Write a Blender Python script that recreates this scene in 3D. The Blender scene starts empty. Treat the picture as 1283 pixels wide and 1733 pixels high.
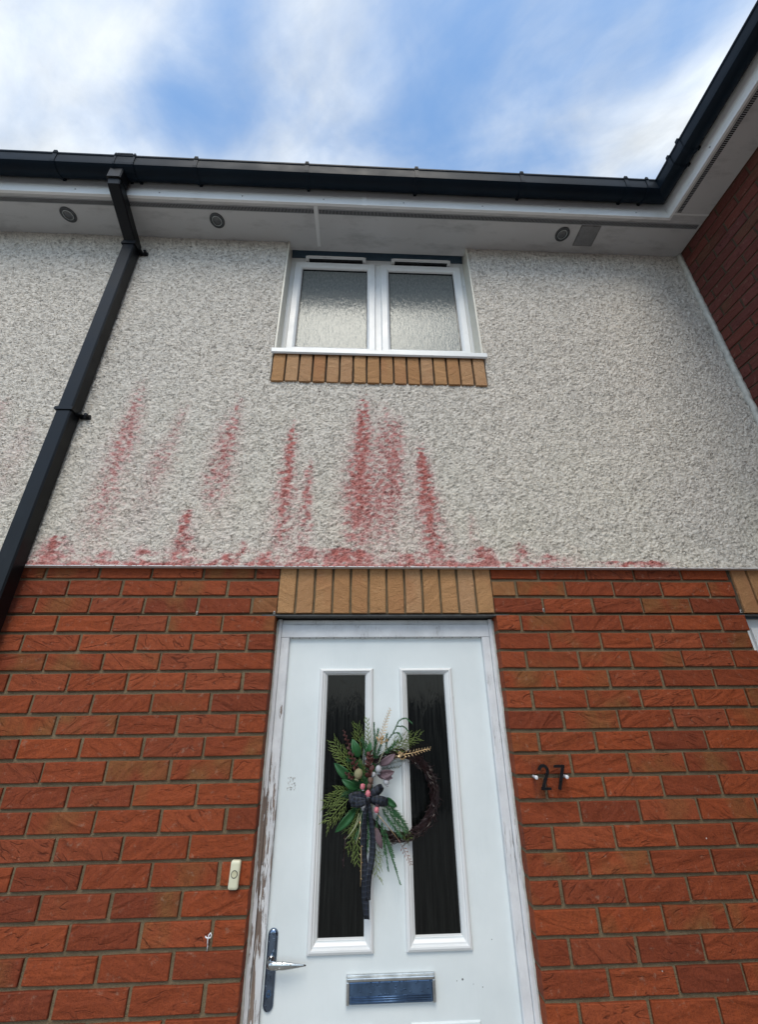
import bpy, bmesh, math, random
import numpy as np
from mathutils import Vector, Matrix

random.seed(7)
rng = np.random.default_rng(11)
C = bpy.context.scene.collection
SC = bpy.context.scene
R_ = math.radians

# ------------------------------------------------------------------ camera
cam_d = bpy.data.cameras.new('camera')
cam_d.sensor_fit = 'HORIZONTAL'
cam_d.sensor_width = 36.0
cam_d.lens = 686.64 / 1283 * 36.0
cam_d.clip_start = 0.02
cam_d.clip_end = 600
cam = bpy.data.objects.new('camera', cam_d)
C.objects.link(cam)
yaw, pitch, roll = 0.04635, 0.42918, 0.00937
cy, sy, cp, sp = math.cos(yaw), math.sin(yaw), math.cos(pitch), math.sin(pitch)
f_ = Vector((sy * cp, cy * cp, sp))
r_ = Vector((cy, -sy, 0))
u_ = r_.cross(f_)
r2 = r_ * math.cos(roll) - u_ * math.sin(roll)
u2 = r_ * math.sin(roll) + u_ * math.cos(roll)
M = Matrix(((r2.x, u2.x, -f_.x, -0.11283), (r2.y, u2.y, -f_.y, -1.77066), (r2.z, u2.z, -f_.z, 1.77214), (0, 0, 0, 1)))
cam.matrix_world = M
SC.camera = cam

# ------------------------------------------------------------------ exposure
SC.view_settings.view_transform = 'Standard'
SC.view_settings.look = 'None'
SC.view_settings.gamma = 1
SC.view_settings.use_curve_mapping = False
SC.view_settings.exposure = 0.34

# ------------------------------------------------------------------ sky
SUN_EL, SUN_ROT = R_(52), R_(184)
w = bpy.data.worlds.new('World')
SC.world = w
w.use_nodes = True
nt = w.node_tree
nt.nodes.clear()


class N:
    """small helper for building node trees"""
    def __init__(s, nt):
        s.nt = nt

    def n(s, typ, ins=None, **kw):
        nd = s.nt.nodes.new(typ)
        for k, v in kw.items():
            setattr(nd, k, v)
        for k, v in (ins or {}).items():
            s.put(nd.inputs[k], v)
        return nd

    def put(s, sock, v):
        if isinstance(v, bpy.types.NodeSocket):
            s.nt.links.new(v, sock)
        elif isinstance(v, bpy.types.Node):
            s.nt.links.new(v.outputs[0], sock)
        else:
            if isinstance(v, (tuple, list)) and len(v) == 3 and sock.type == 'RGBA':
                v = (*v, 1)
            sock.default_value = v

    def m(s, op, a, b=0.0, c=0.0, clamp=False):
        nd = s.nt.nodes.new('ShaderNodeMath')
        nd.operation = op
        nd.use_clamp = clamp
        s.put(nd.inputs[0], a)
        s.put(nd.inputs[1], b)
        s.put(nd.inputs[2], c)
        return nd.outputs[0]

    def mix(s, f, a, b, mode='MIX'):
        nd = s.nt.nodes.new('ShaderNodeMix')
        nd.data_type = 'RGBA'
        nd.blend_type = mode
        s.put(nd.inputs[0], f)
        s.put(nd.inputs[6], a)
        s.put(nd.inputs[7], b)
        return nd.outputs[2]

    def noise(s, vec, scale, detail=4, rough=.55, dist=0, dim='3D'):
        return s.n('ShaderNodeTexNoise', {'Vector': vec, 'Scale': scale, 'Detail': detail, 'Roughness': rough, 'Distortion': dist}, noise_dimensions=dim)

    def ramp(s, f, stops):
        nd = s.nt.nodes.new('ShaderNodeValToRGB')
        s.put(nd.inputs[0], f)
        cr = nd.color_ramp
        while len(cr.elements) < len(stops):
            cr.elements.new(.5)
        for e, (p, c) in zip(cr.elements, stops):
            e.position = p
            e.color = (c, c, c, 1) if isinstance(c, (int, float)) else (*c, 1)
        return nd.outputs[0]

    def mapr(s, v, a, b, c=0., d=1.):
        nd = s.n('ShaderNodeMapRange', {0: v, 1: a, 2: b, 3: c, 4: d})
        return nd.outputs[0]

    def map(s, vec, scale=(1, 1, 1), loc=(0, 0, 0), rot=(0, 0, 0)):
        nd = s.n('ShaderNodeMapping', {'Vector': vec, 'Scale': scale, 'Location': loc, 'Rotation': rot})
        return nd.outputs[0]


k = N(nt)
tc = k.n('ShaderNodeTexCoord')
sep = k.n('ShaderNodeSeparateXYZ', {0: tc.outputs['Generated']})
zc = k.m('MAXIMUM', sep.outputs[2], 0.06)
uu = k.m('DIVIDE', sep.outputs[0], zc)
vv = k.m('DIVIDE', sep.outputs[1], zc)
uv = k.n('ShaderNodeCombineXYZ', {0: uu, 1: vv, 2: 0.0}).outputs[0]
skyt = k.n('ShaderNodeTexSky', sky_type='NISHITA', sun_disc=False, sun_elevation=SUN_EL, sun_rotation=SUN_ROT,
           altitude=50, air_density=1.0, dust_density=.6, ozone_density=2.5)


def blob(cx, cy_, rx, ry, ang, amp):
    v = k.map(uv, loc=(-cx, -cy_, 0))
    v = k.map(v, rot=(0, 0, -ang))
    v = k.map(v, scale=(1 / rx, 1 / ry, 1))
    ln = k.n('ShaderNodeVectorMath', {0: v}, operation='LENGTH').outputs['Value']
    g = k.m('EXPONENT', k.m('MULTIPLY', k.m('MULTIPLY', ln, ln), -1.0))
    return k.m('MULTIPLY', g, amp)


wv = k.map(uv, scale=(1, 1.0, 1), rot=(0, 0, R_(25)))
wv2 = k.map(wv, scale=(1.6, 3.1, 1), loc=(1.7, .3, 0))
n1 = k.noise(wv2, 1.15, 8, .52, .5).outputs[0]
n2 = k.noise(uv, 5.5, 6, .55, .3).outputs[0]
n0 = k.noise(uv, .55, 3, .5, 0).outputs[0]
acc = k.m('ADD', k.m('MULTIPLY', k.m('SUBTRACT', n1, .5), 1.5), k.m('MULTIPLY', k.m('SUBTRACT', n2, .5), .9))
acc = k.m('ADD', acc, k.m('MULTIPLY', k.m('SUBTRACT', n0, .42), 1.4))
for b in [(-.62, .30, .24, .16, 0, .34), (-.09, .27, .10, .16, R_(20), .42), (-.60, .50, .55, .05, 0, .40),
          (.56, .40, .30, .07, R_(-38), .50), (.72, .24, .10, .10, 0, .40), (.15, .36, .15, .15, 0, -.36),
          (-.32, .36, .10, .09, R_(-20), -.22), (.33, .24, .12, .10, 0, -.20), (-.15, .46, .2, .05, 0, .15)]:
    acc = k.m('ADD', acc, blob(*b))
mask = k.mapr(acc, -.46, .74)
mask.node.interpolation_type = 'SMOOTHSTEP'
hz = k.mapr(sep.outputs[2], 0.0, .62, .92, 0.0)        # paler towards the horizon
mask = k.m('MAXIMUM', mask, hz)
shade = k.mapr(k.noise(k.map(wv, scale=(1.5, 3, 1)), 2.1, 8, .62, .4).outputs[0], .3, .68, .70, 1.05)
cl = k.n('ShaderNodeVectorMath', {0: (8.4, 8.9, 9.3), 'Scale': shade}, operation='SCALE').outputs[0]
blue = k.mix(1.0, skyt.outputs[0], (2.5, 2.75, 2.65, 1), 'MULTIPLY')
skyc = k.mix(mask, blue, cl)
bg = k.n('ShaderNodeBackground', {'Color': skyc, 'Strength': 0.095})
out = k.n('ShaderNodeOutputWorld', {'Surface': bg})

# ------------------------------------------------------------------ sun behind thin cloud
sd = bpy.data.lights.new('sun', 'SUN')
sd.energy = 1.5
sd.angle = R_(28)
sd.color = (1.0, .92, .80)
sun = bpy.data.objects.new('sun', sd)
C.objects.link(sun)
sv = Vector((math.sin(SUN_ROT) * math.cos(SUN_EL), math.cos(SUN_ROT) * math.cos(SUN_EL), math.sin(SUN_EL)))
sun.rotation_euler = sv.to_track_quat('Z', 'Y').to_euler()


# ------------------------------------------------------------------ materials
def mat(name):
    m = bpy.data.materials.new(name)
    m.use_nodes = True
    m.node_tree.nodes.clear()
    k = N(m.node_tree)
    return m, k


def finish(k, **ins):
    bs = k.n('ShaderNodeBsdfPrincipled')
    for a, v in ins.items():
        k.put(bs.inputs[a.replace('_', ' ')], v)
    k.n('ShaderNodeOutputMaterial', {'Surface': bs})
    return bs


def bump(k, h, dist=.002, strength=1.0):
    return k.n('ShaderNodeBump', {'Height': h, 'Distance': dist, 'Strength': strength}).outputs[0]


def objrand(k, mul=37.0):
    """object coordinates shifted by the object's own random number"""
    t = k.n('ShaderNodeTexCoord').outputs['Object']
    oi = k.n('ShaderNodeObjectInfo').outputs['Random']
    off = k.n('ShaderNodeCombineXYZ', {0: k.m('MULTIPLY', oi, mul), 1: k.m('MULTIPLY', oi, mul * 1.7), 2: k.m('MULTIPLY', oi, mul * .6)}).outputs[0]
    return k.n('ShaderNodeVectorMath', {0: t, 1: off}, operation='ADD').outputs[0], oi, t


def m_brick(name, base, alt, dark, altamt, fine=1.0):
    m, k = mat(name)
    v, oi, t = objrand(k)
    # broad tone of the whole brick
    r2_ = k.m('FRACT', k.m('MULTIPLY', oi, 17.31))
    r3_ = k.m('FRACT', k.m('MULTIPLY', oi, 91.7))
    c = k.mix(k.mapr(oi, 0, 1, 0, .72), base, dark)
    c = k.mix(k.mapr(r3_, .6, 1, 0, .45), c, (base[0] * 1.08, base[1] * 1.3, base[2] * 1.8))
    # a buff flash over part of some bricks
    fl = k.noise(k.map(v, scale=(7, 3, 5)), 1.0, 2, .5).outputs[0]
    fl = k.m('MULTIPLY', k.mapr(fl, .48, .66), k.mapr(r2_, 1 - altamt, 1 - altamt * .6))
    c = k.mix(k.m('MULTIPLY', fl, .85), c, alt)
    mott = k.noise(v, 60, 5, .65).outputs[0]
    c = k.mix(k.mapr(mott, .35, .75, 0, .5), c, dark)
    # vertical drag marks of the wire
    drag = k.noise(k.map(v, scale=(240, 60, 22)), 1.0, 3, .6).outputs[0]
    c = k.mix(k.mapr(drag, .5, .8, 0, .26 * min(1, fine + .15)), c, (base[0] * 1.25, base[1] * 1.5, base[2] * 1.6))
    # folded creases, thin curved lines
    ang = k.n('ShaderNodeCombineXYZ', {0: 0.0, 1: k.mapr(k.m('FRACT', k.m('MULTIPLY', oi, 53.7)), 0, 1, -.75, .75), 2: 0.0}).outputs[0]
    cr = k.noise(k.map(k.n('ShaderNodeMapping', {'Vector': v, 'Rotation': ang}).outputs[0], scale=(.60, 1, 1.9)), 15, 2, .4, .55).outputs[0]
    line = k.mapr(k.m('ABSOLUTE', k.m('SUBTRACT', cr, .5)), 0.0, .026, 1.0, 0.0)
    brk = k.mapr(k.noise(v, 24, 2, .5).outputs[0], .46, .58)
    line = k.m('MULTIPLY', line, brk)
    line = k.m('MULTIPLY', line, k.mapr(r3_, .15, .9, .15, 1.0))
    pit = k.mapr(k.noise(v, 300, 2, .5).outputs[0], .68, .75)
    c = k.mix(k.m('MULTIPLY', line, .6 * fine), c, (dark[0] * .35, dark[1] * .35, dark[2] * .35))
    c = k.mix(k.m('MULTIPLY', pit, .6), c, (dark[0] * .3, dark[1] * .3, dark[2] * .3))
    # mortar smears and lime specks
    sm = k.noise(k.map(v, loc=(9, 3, 1)), 34, 5, .7).outputs[0]
    c = k.mix(k.mapr(sm, .60, .80, 0, .45), c, (.42, .34, .25))
    lv_ = k.n('ShaderNodeTexVoronoi', {'Vector': v, 'Scale': 26.0}, feature='F1')
    lm = k.m('MULTIPLY', k.mapr(lv_.outputs['Distance'], .045, .075, 1, 0), k.mapr(k.n('ShaderNodeSeparateColor', {0: lv_.outputs['Color']}).outputs[1], .965, .97))
    c = k.mix(lm, c, (.60, .58, .54))
    h = k.m('ADD', k.m('MULTIPLY', cr, 2.2), k.m('MULTIPLY', mott, .5))
    h = k.m('SUBTRACT', h, k.m('MULTIPLY', line, .45 * fine))
    h = k.m('ADD', h, k.m('MULTIPLY', drag, .3 * fine))
    grit = k.noise(v, 210, 3, .7).outputs[0]
    h = k.m('ADD', h, k.m('MULTIPLY', grit, .5 if fine else 1.6))
    c = k.mix(k.mapr(grit, .52, .72, 0, .35 if fine else .5), c, (dark[0] * .6, dark[1] * .55, dark[2] * .5))
    h = k.m('SUBTRACT', h, k.m('MULTIPLY', pit, .3))
    finish(k, Base_Color=c, Roughness=.82, Normal=bump(k, h, .006, 1.0), Specular_IOR_Level=.25)
    return m


RED = m_brick('red_brick', (.320, .066, .019), (.215, .094, .030), (.135, .028, .014), .34)
DKRED = m_brick('dark_shaded_red_brick', (.17, .048, .034), (.13, .06, .034), (.10, .030, .024), .2)  # darker copy of the red brick: partly own tone, partly painted shade
BUFF = m_brick('buff_brick', (.58, .325, .150), (.50, .235, .11), (.44, .215, .09), .6, 0.0)
TAN = m_brick('tan_brick', (.28, .115, .042), (.34, .17, .07), (.20, .075, .03), .5)


def m_mortar(name, col):
    m, k = mat(name)
    t = k.n('ShaderNodeTexCoord').outputs['Object']
    a = k.noise(t, 9, 5, .6).outputs[0]
    b = k.noise(t, 330, 3, .6).outputs[0]
    c = k.mix(k.mapr(a, .3, .7), col, tuple(x * .62 for x in col))
    c = k.mix(k.mapr(b, .4, .7, 0, .45), c, tuple(x * .45 for x in col))
    finish(k, Base_Color=c, Roughness=.95, Normal=bump(k, k.m('ADD', b, k.m('MULTIPLY', k.noise(t, 60, 4, .6).outputs[0], 2)), .004), Specular_IOR_Level=.1)
    return m


MORTAR = m_mortar('mortar', (.255, .195, .12))
DKMORTAR = m_mortar('dark_mortar', (.13, .10, .07))


def m_render():
    m, k = mat('roughcast_render')
    t = k.n('ShaderNodeTexCoord').outputs['Object']
    st = k.n('ShaderNodeAttribute', attribute_name='stain').outputs['Fac']
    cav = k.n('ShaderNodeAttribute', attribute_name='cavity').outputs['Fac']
    f = k.noise(t, 240, 3, .6).outputs[0]
    big = k.noise(t, 1.1, 5, .6).outputs[0]
    chip = k.noise(k.map(t, scale=(1, 1, 1.3)), 70, 2, .5).outputs[0]
    c = k.mix(k.mapr(chip, .35, .68), (.80, .735, .65), (.67, .615, .545))
    c = k.mix(k.mapr(big, .38, .68, 0, .35), c, (.60, .575, .53))
    c = k.mix(k.mapr(f, .45, .75, 0, .25), c, (.50, .47, .41))
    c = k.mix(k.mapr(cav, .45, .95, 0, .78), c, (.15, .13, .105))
    pitn = k.noise(k.map(t, scale=(1, 1, 1.6)), 62, 2, .5, .6).outputs[0]
    pitl = k.m('MULTIPLY', k.mapr(k.m('ABSOLUTE', k.m('SUBTRACT', pitn, .5)), .0, .030, 1, 0), k.mapr(k.noise(t, 38, 2, .5).outputs[0], .45, .58))
    c = k.mix(k.m('MULTIPLY', pitl, .70), c, (.13, .11, .095))
    # yellowish weathering low down where rain splashes off the bead
    spx = k.n('ShaderNodeSeparateXYZ', {0: t}).outputs[2]
    low = k.m('MULTIPLY', k.mapr(spx, 3.4, 2.4), k.mapr(k.noise(t, 2.3, 4, .6).outputs[0], .35, .7, 0, .55))
    c = k.mix(low, c, (.72, .67, .54))
    # odd dark pebbles
    peb = k.n('ShaderNodeTexVoronoi', {'Vector': t, 'Scale': 17.0}, feature='F1')
    pm = k.m('MULTIPLY', k.mapr(peb.outputs['Distance'], .055, .085, 1, 0), k.mapr(k.n('ShaderNodeSeparateColor', {0: peb.outputs['Color']}).outputs[0], .90, .92))
    c = k.mix(k.m('MULTIPLY', pm, .85), c, (.09, .085, .08))
    # red lichen-like stain: pale pink on the chips, deep red in the crevices
    fine = k.mapr(k.noise(t, 95, 3, .6).outputs[0], .36, .64, .6, 1.25)
    gr = k.noise(k.map(t, scale=(1, 1, 1.3)), 75, 4, .75, .3).outputs[0]
    gr = k.mapr(gr, .28, .72)
    sp = k.m('MULTIPLY', k.m('SUBTRACT', k.m('ADD', k.m('MULTIPLY', st, 1.22), k.m('MULTIPLY', cav, .15)), gr), 2.6, clamp=True)
    sp = k.m('MULTIPLY', sp, k.mapr(st, .02, .18))
    s = k.m('ADD', k.m('MULTIPLY', sp, .52), k.m('MULTIPLY', k.m('MULTIPLY', st, fine), .60), clamp=True)
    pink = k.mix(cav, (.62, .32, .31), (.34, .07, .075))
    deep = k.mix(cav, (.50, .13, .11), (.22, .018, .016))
    rc = k.mix(k.mapr(st, .50, .98), pink, deep)
    c = k.mix(k.m('MINIMUM', k.m('MULTIPLY', s, 1.0), .9), c, rc)
    finish(k, Base_Color=c, Roughness=.93, Specular_IOR_Level=.15,
           Normal=bump(k, k.m('SUBTRACT', k.m('ADD', f, k.m('MULTIPLY', chip, 1.5)), k.m('MULTIPLY', pitl, 1.2)), .0045, 1.0))
    return m


RENDER = m_render()


def m_simple(name, col, rough=.5, metal=0., var=.12, scale=20, bumpd=0., bscale=200, spec=.5, coat=0., dirt=None):
    m, k = mat(name)
    t = k.n('ShaderNodeTexCoord').outputs['Object']
    a = k.noise(t, scale, 5, .6).outputs[0]
    c = k.mix(k.mapr(a, .35, .72), col, tuple(x * (1 - var) for x in col))
    if dirt:
        d = k.noise(k.map(t, scale=dirt[2]), dirt[1], 6, .65).outputs[0]
        c = k.mix(k.mapr(d, dirt[3], dirt[4], 0, dirt[5]), c, dirt[0])
    kw = {}
    if bumpd:
        kw['Normal'] = bump(k, k.noise(t, bscale, 3, .6).outputs[0], bumpd)
    r = k.mapr(k.noise(t, scale * 2.3, 3, .5).outputs[0], .3, .7, rough * .85, min(1, rough * 1.15))
    finish(k, Base_Color=c, Roughness=r, Metallic=metal, Specular_IOR_Level=spec, Coat_Weight=coat, Coat_Roughness=.15, **kw)
    return m


UPVC = m_simple('white_upvc', (.74, .75, .745), .32, var=.06, scale=6, dirt=((.42, .42, .38), 5, (1, 1, 1), .55, .85, .35))
CREAM = m_simple('cream_upvc', (.66, .63, .54), .4, var=.1, scale=5)
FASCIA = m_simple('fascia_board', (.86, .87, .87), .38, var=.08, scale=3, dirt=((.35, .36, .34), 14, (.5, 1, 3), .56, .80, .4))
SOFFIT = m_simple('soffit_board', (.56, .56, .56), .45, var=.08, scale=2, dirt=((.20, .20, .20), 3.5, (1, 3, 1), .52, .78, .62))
BLACKP = m_simple('black_upvc', (.005, .006, .008), .38, var=.3, scale=4, spec=.26, dirt=((.05, .052, .056), 8, (1, 1, .3), .55, .8, .2))
GUTTER = m_simple('gutter_plastic', (.005, .012, .021), .48, var=.3, scale=3, spec=.13, dirt=((.022, .036, .05), 6, (.4, 1, 2), .5, .8, .25))
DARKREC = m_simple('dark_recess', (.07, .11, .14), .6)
GRILLE = m_simple('grille_plastic', (.34, .35, .36), .5)
SLOTSHADE = m_simple('grille_slot_shade', (.006, .006, .007), .8)  # shade of the slots painted near-black; no recess is cut
DKSTEEL = m_simple('dark_steel', (.10, .105, .11), .35, metal=.7, var=.5, scale=60)
LEADGREY = m_simple('lintel_steel', (.10, .10, .095), .6, metal=.2, var=.4, scale=30)
DOOR = None


def m_door():
    m, k = mat('door_skin')
    t = k.n('ShaderNodeTexCoord').outputs['Object']
    g = k.noise(k.map(t, scale=(60, 60, 3.2)), 3.0, 5, .6, .6).outputs[0]
    a = k.noise(t, 3, 4, .6).outputs[0]
    c = k.mix(k.mapr(a, .35, .7), (.74, .785, .785), (.66, .71, .715))
    c = k.mix(k.mapr(k.noise(t, 45, 6, .75).outputs[0], .68, .80, 0, .5), c, (.45, .46, .45))
    finish(k, Base_Color=c, Roughness=.36, Normal=bump(k, g, .0009, .7))
    return m


DOOR = m_door()


def m_peel(name, amount, zlim):
    """white painted timber whose paint flakes off the bare grey wood"""
    m, k = mat(name)
    t = k.n('ShaderNodeTexCoord').outputs['Object']
    z = k.n('ShaderNodeSeparateXYZ', {0: t}).outputs[2]
    grain = k.noise(k.map(t, scale=(260, 260, 5)), 1.0, 5, .65, .3).outputs[0]
    fl = k.m('ADD', k.m('MULTIPLY', k.noise(k.map(t, scale=(95, 95, 5.0)), 1.0, 6, .68, .9).outputs[0], .6), k.m('MULTIPLY', k.noise(k.map(t, scale=(24, 24, 7.0)), 1.0, 3, .6, .4).outputs[0], .4))
    thr = k.mapr(z, zlim - .10, zlim + .35, .527 + (1 - amount) * .3, .66)
    bare = k.m('GREATER_THAN', fl, thr)
    wood = k.mix(k.mapr(grain, .3, .7), (.33, .26, .215), (.11, .075, .06))
    crackn = k.noise(k.map(t, scale=(120, 120, 6)), 1.0, 3, .5, .4).outputs[0]
    crack = k.m('MULTIPLY', k.mapr(k.m('ABSOLUTE', k.m('SUBTRACT', crackn, .5)), 0, .012, 1, 0), k.mapr(k.noise(t, 7, 2, .5).outputs[0], .45, .6))
    paint = k.mix(k.mapr(k.noise(t, 12, 4, .6).outputs[0], .35, .7), (.72, .73, .74), (.60, .61, .625))
    paint = k.mix(k.m('MULTIPLY', crack, .7), paint, (.25, .22, .20))
    c = k.mix(bare, paint, wood)
    h = k.m('ADD', k.m('MULTIPLY', k.m('SUBTRACT', 1.0, bare), 1.0), k.m('MULTIPLY', grain, .5))
    h = k.m('SUBTRACT', h, k.m('MULTIPLY', crack, .5))
    finish(k, Base_Color=c, Roughness=k.mapr(bare, 0, 1, .45, .9), Normal=bump(k, h, .0018))
    return m


PEEL = m_peel('flaking_painted_timber', 1.0, 1.52)
PAINTW = m_peel('painted_timber', .0, -5.0)


def m_glass_dark():
    m, k = mat('reeded_dark_glass')
    t = k.n('ShaderNodeTexCoord').outputs['Object']
    reed = k.noise(k.map(t, scale=(150, 1, 2.0)), 1.0, 3, .6, .2).outputs[0]
    rip = k.noise(k.map(t, scale=(40, 1, 9)), 1.0, 3, .5, .8).outputs[0]
    lum = k.noise(k.map(t, scale=(120, 1, 5)), 1.0, 4, .6).outputs[0]
    c = k.mix(k.mapr(lum, .4, .75), (.0015, .002, .002), (.010, .011, .010))
    finish(k, Base_Color=c, Roughness=k.mapr(lum, .3, .7, .04, .14), IOR=1.5, Specular_IOR_Level=.32,
           Normal=bump(k, k.m('ADD', reed, rip), .0012, .8))
    return m


def m_glass_obscure():
    m, k = mat('obscured_glass')
    t = k.n('ShaderNodeTexCoord').outputs['Object']
    d = k.noise(k.map(t, scale=(75, 1, 20)), 1.0, 4, .6, .8).outputs[0]
    d2 = k.noise(k.map(t, scale=(150, 1, 40)), 1.0, 3, .6, .5).outputs[0]
    h = k.m('ADD', k.m('MULTIPLY', d, 1.6), k.m('MULTIPLY', d2, .7))
    nrm = bump(k, h, .0015, .85)
    base = k.mix(k.mapr(d2, .4, .7), (.14, .150, .145), (.22, .230, .22))
    df = k.n('ShaderNodeBsdfDiffuse', {'Color': base})
    gl = k.n('ShaderNodeBsdfGlossy', {'Color': (.96, 1, .99), 'Roughness': .11, 'Normal': nrm})
    fr = k.n('ShaderNodeFresnel', {'IOR': 1.9, 'Normal': nrm}).outputs[0]
    fr = k.m('MULTIPLY', fr, .46)
    mx = k.n('ShaderNodeMixShader', {0: fr, 1: df, 2: gl})
    k.n('ShaderNodeOutputMaterial', {'Surface': mx})
    return m


DGLASS = m_glass_dark()
OGLASS = m_glass_obscure()


def m_wet_metal(name, col, rough, metal=1.0, drops=True):
    m, k = mat(name)
    t = k.n('ShaderNodeTexCoord').outputs['Object']
    v = k.n('ShaderNodeTexVoronoi', {'Vector': t, 'Scale': 150.0}, feature='F1')
    dm = k.m('MULTIPLY', k.mapr(v.outputs['Distance'], .10, .32, 1, 0), k.mapr(k.n('ShaderNodeSeparateColor', {0: v.outputs['Color']}).outputs[0], .60, .62))
    a = k.noise(t, 25, 4, .6).outputs[0]
    c = k.mix(k.mapr(a, .35, .7), col, tuple(x * .6 for x in col))
    finish(k, Base_Color=c, Metallic=metal, Roughness=rough, Normal=bump(k, dm, .002 if drops else 0.0001))
    return m


CHROME = m_wet_metal('wet_chrome', (.60, .62, .62), .10)
REFLCHROME = m_wet_metal('wet_chrome_blue_reflection', (.20, .26, .36), .14)  # chrome darkened and blued, its reflection carried by the base colour
BLUEREFL = m_wet_metal('blue_reflection_metal', (.12, .20, .34), .30, .85)  # blue reflection of someone's clothing put into the metal's colour
SILVER = m_wet_metal('brushed_aluminium', (.62, .64, .64), .30, 1.0, False)
BELLM = m_simple('cream_plastic', (.68, .66, .48), .4, var=.08)
BLACKM = m_simple('black_acrylic', (.004, .004, .005), .3, var=.1)
WHITEM = m_simple('white_nylon', (.75, .76, .78), .4)
SEAL = m_simple('sealant', (.60, .58, .52), .7, var=.3, scale=30, bumpd=.003, bscale=60)


def m_acrylic():
    m, k = mat('clear_acrylic')
    gl = k.n('ShaderNodeBsdfGlossy', {'Color': (1, 1, 1, 1), 'Roughness': .05})
    tr = k.n('ShaderNodeBsdfTransparent', {'Color': (.985, .985, .99, 1)})
    fr = k.m('MULTIPLY', k.n('ShaderNodeFresnel', {'IOR': 1.45}).outputs[0], .4)
    mx = k.n('ShaderNodeMixShader', {0: fr, 1: tr, 2: gl})
    k.n('ShaderNodeOutputMaterial', {'Surface': mx})
    return m


ACRYL = m_acrylic()


def m_leafy(name, c1, c2, rough=.5, trans=.0):
    m, k = mat(name)
    v, oi, t = objrand(k)
    a = k.noise(v, 40, 3, .6).outputs[0]
    b = k.noise(v, 9, 3, .6).outputs[0]
    c = k.mix(k.mapr(k.m('ADD', k.m('MULTIPLY', a, .5), k.m('MULTIPLY', b, .5)), .35, .65), c1, c2)
    finish(k, Base_Color=c, Roughness=rough, Specular_IOR_Level=.35)
    return m


M_CEDAR = m_leafy('cedar_green', (.085, .135, .028), (.18, .23, .06))
M_CEDAR2 = m_leafy('cedar_pale_green', (.17, .23, .075), (.25, .31, .13))
M_FIR = m_leafy('fir_green', (.018, .075, .026), (.045, .14, .05))
M_SAGE = m_leafy('sage_grey_green', (.16, .19, .17), (.26, .28, .27))
M_LEAF = m_leafy('glossy_leaf_green', (.014, .070, .020), (.030, .12, .040), .4)
M_BURG = m_leafy('burgundy_leaf', (.055, .018, .017), (.10, .035, .028))
M_MAUVE = m_leafy('mauve_petal', (.08, .050, .058), (.16, .105, .12), .6)
M_POD = m_leafy('grey_pod', (.30, .31, .33), (.44, .44, .46), .7)
M_PODG = m_leafy('olive_pod', (.20, .19, .10), (.30, .27, .16), .7)
M_PODB = m_leafy('brown_pod', (.10, .055, .04), (.17, .10, .075), .7)
M_PINK = m_leafy('pink_berry', (.55, .14, .18), (.62, .26, .28), .45)
M_STEM = m_leafy('pale_stem', (.28, .30, .18), (.38, .38, .25), .7)
M_TWIG = m_leafy('brown_twig', (.010, .0045, .005), (.030, .013, .013), .28)
M_TWIG2 = m_leafy('dry_brown_bud', (.17, .085, .075), (.27, .15, .12), .6)


def m_gold():
    m, k = mat('gold_foil')
    t = k.n('ShaderNodeTexCoord').outputs['Object']
    a = k.noise(t, 120, 3, .6).outputs[0]
    finish(k, Base_Color=k.mix(a, (.55, .36, .18), (.80, .60, .34)), Metallic=.75, Roughness=.32)
    return m


GOLD = m_gold()


def m_ribbon():
    m, k = mat('navy_tartan_ribbon')
    uvn = k.n('ShaderNodeUVMap').outputs[0]
    s = k.n('ShaderNodeSeparateXYZ', {0: uvn})
    def band(x, n, wd, ph=0.):
        fr = k.m('FRACT', k.m('ADD', k.m('MULTIPLY', x, n), ph))
        return k.m('LESS_THAN', fr, wd)
    bx = band(s.outputs[0], 2.0, .42, .1)
    by = band(s.outputs[1], 2.0, .42)
    c = k.mix(k.m('MULTIPLY', bx, .7), (.004, .005, .009), (.008, .014, .034))
    c = k.mix(k.m('MULTIPLY', by, .55), c, (.014, .020, .040))
    c = k.mix(k.m('MULTIPLY', band(s.outputs[1], 2.0, .06, .68), .7), c, (.09, .10, .12))
    c = k.mix(k.m('MULTIPLY', band(s.outputs[0], 2.0, .07, .70), .6), c, (.008, .026, .02))
    wv_ = k.noise(k.map(uvn, scale=(60, 60, 1)), 6, 2, .5).outputs[0]
    finish(k, Base_Color=c, Roughness=.62, Normal=bump(k, wv_, .0006))
    return m


RIBBON = m_ribbon()
PAVING = m_simple('paving', (.33, .315, .285), .85, var=.3, scale=2, bumpd=.004, bscale=90)
TARMAC = m_simple('tarmac', (.055, .056, .058), .85, var=.35, scale=1.5, bumpd=.006, bscale=120)
TILE = m_simple('roof_tile', (.07, .072, .08), .7, var=.3, scale=4)
INNER = m_simple('inner_wall', (.20, .19, .18), .9)
GLOSSBLK = m_simple('lamp_glass', (.12, .125, .13), .12, var=.3, scale=40)


# ------------------------------------------------------------------ mesh helpers
def mesh_obj(name, verts, faces, m, parent=None, smooth=False, kind=None):
    me = bpy.data.meshes.new(name)
    me.from_pydata([tuple(v) for v in verts], [], faces)
    me.validate()
    bm = bmesh.new()
    bm.from_mesh(me)
    bmesh.ops.recalc_face_normals(bm, faces=bm.faces)
    bm.to_mesh(me)
    bm.free()
    if smooth:
        me.shade_smooth()
    if m:
        me.materials.append(m)
    o = bpy.data.objects.new(name, me)
    C.objects.link(o)
    if parent:
        o.parent = parent
    if kind:
        o['kind'] = kind
    return o


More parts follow.
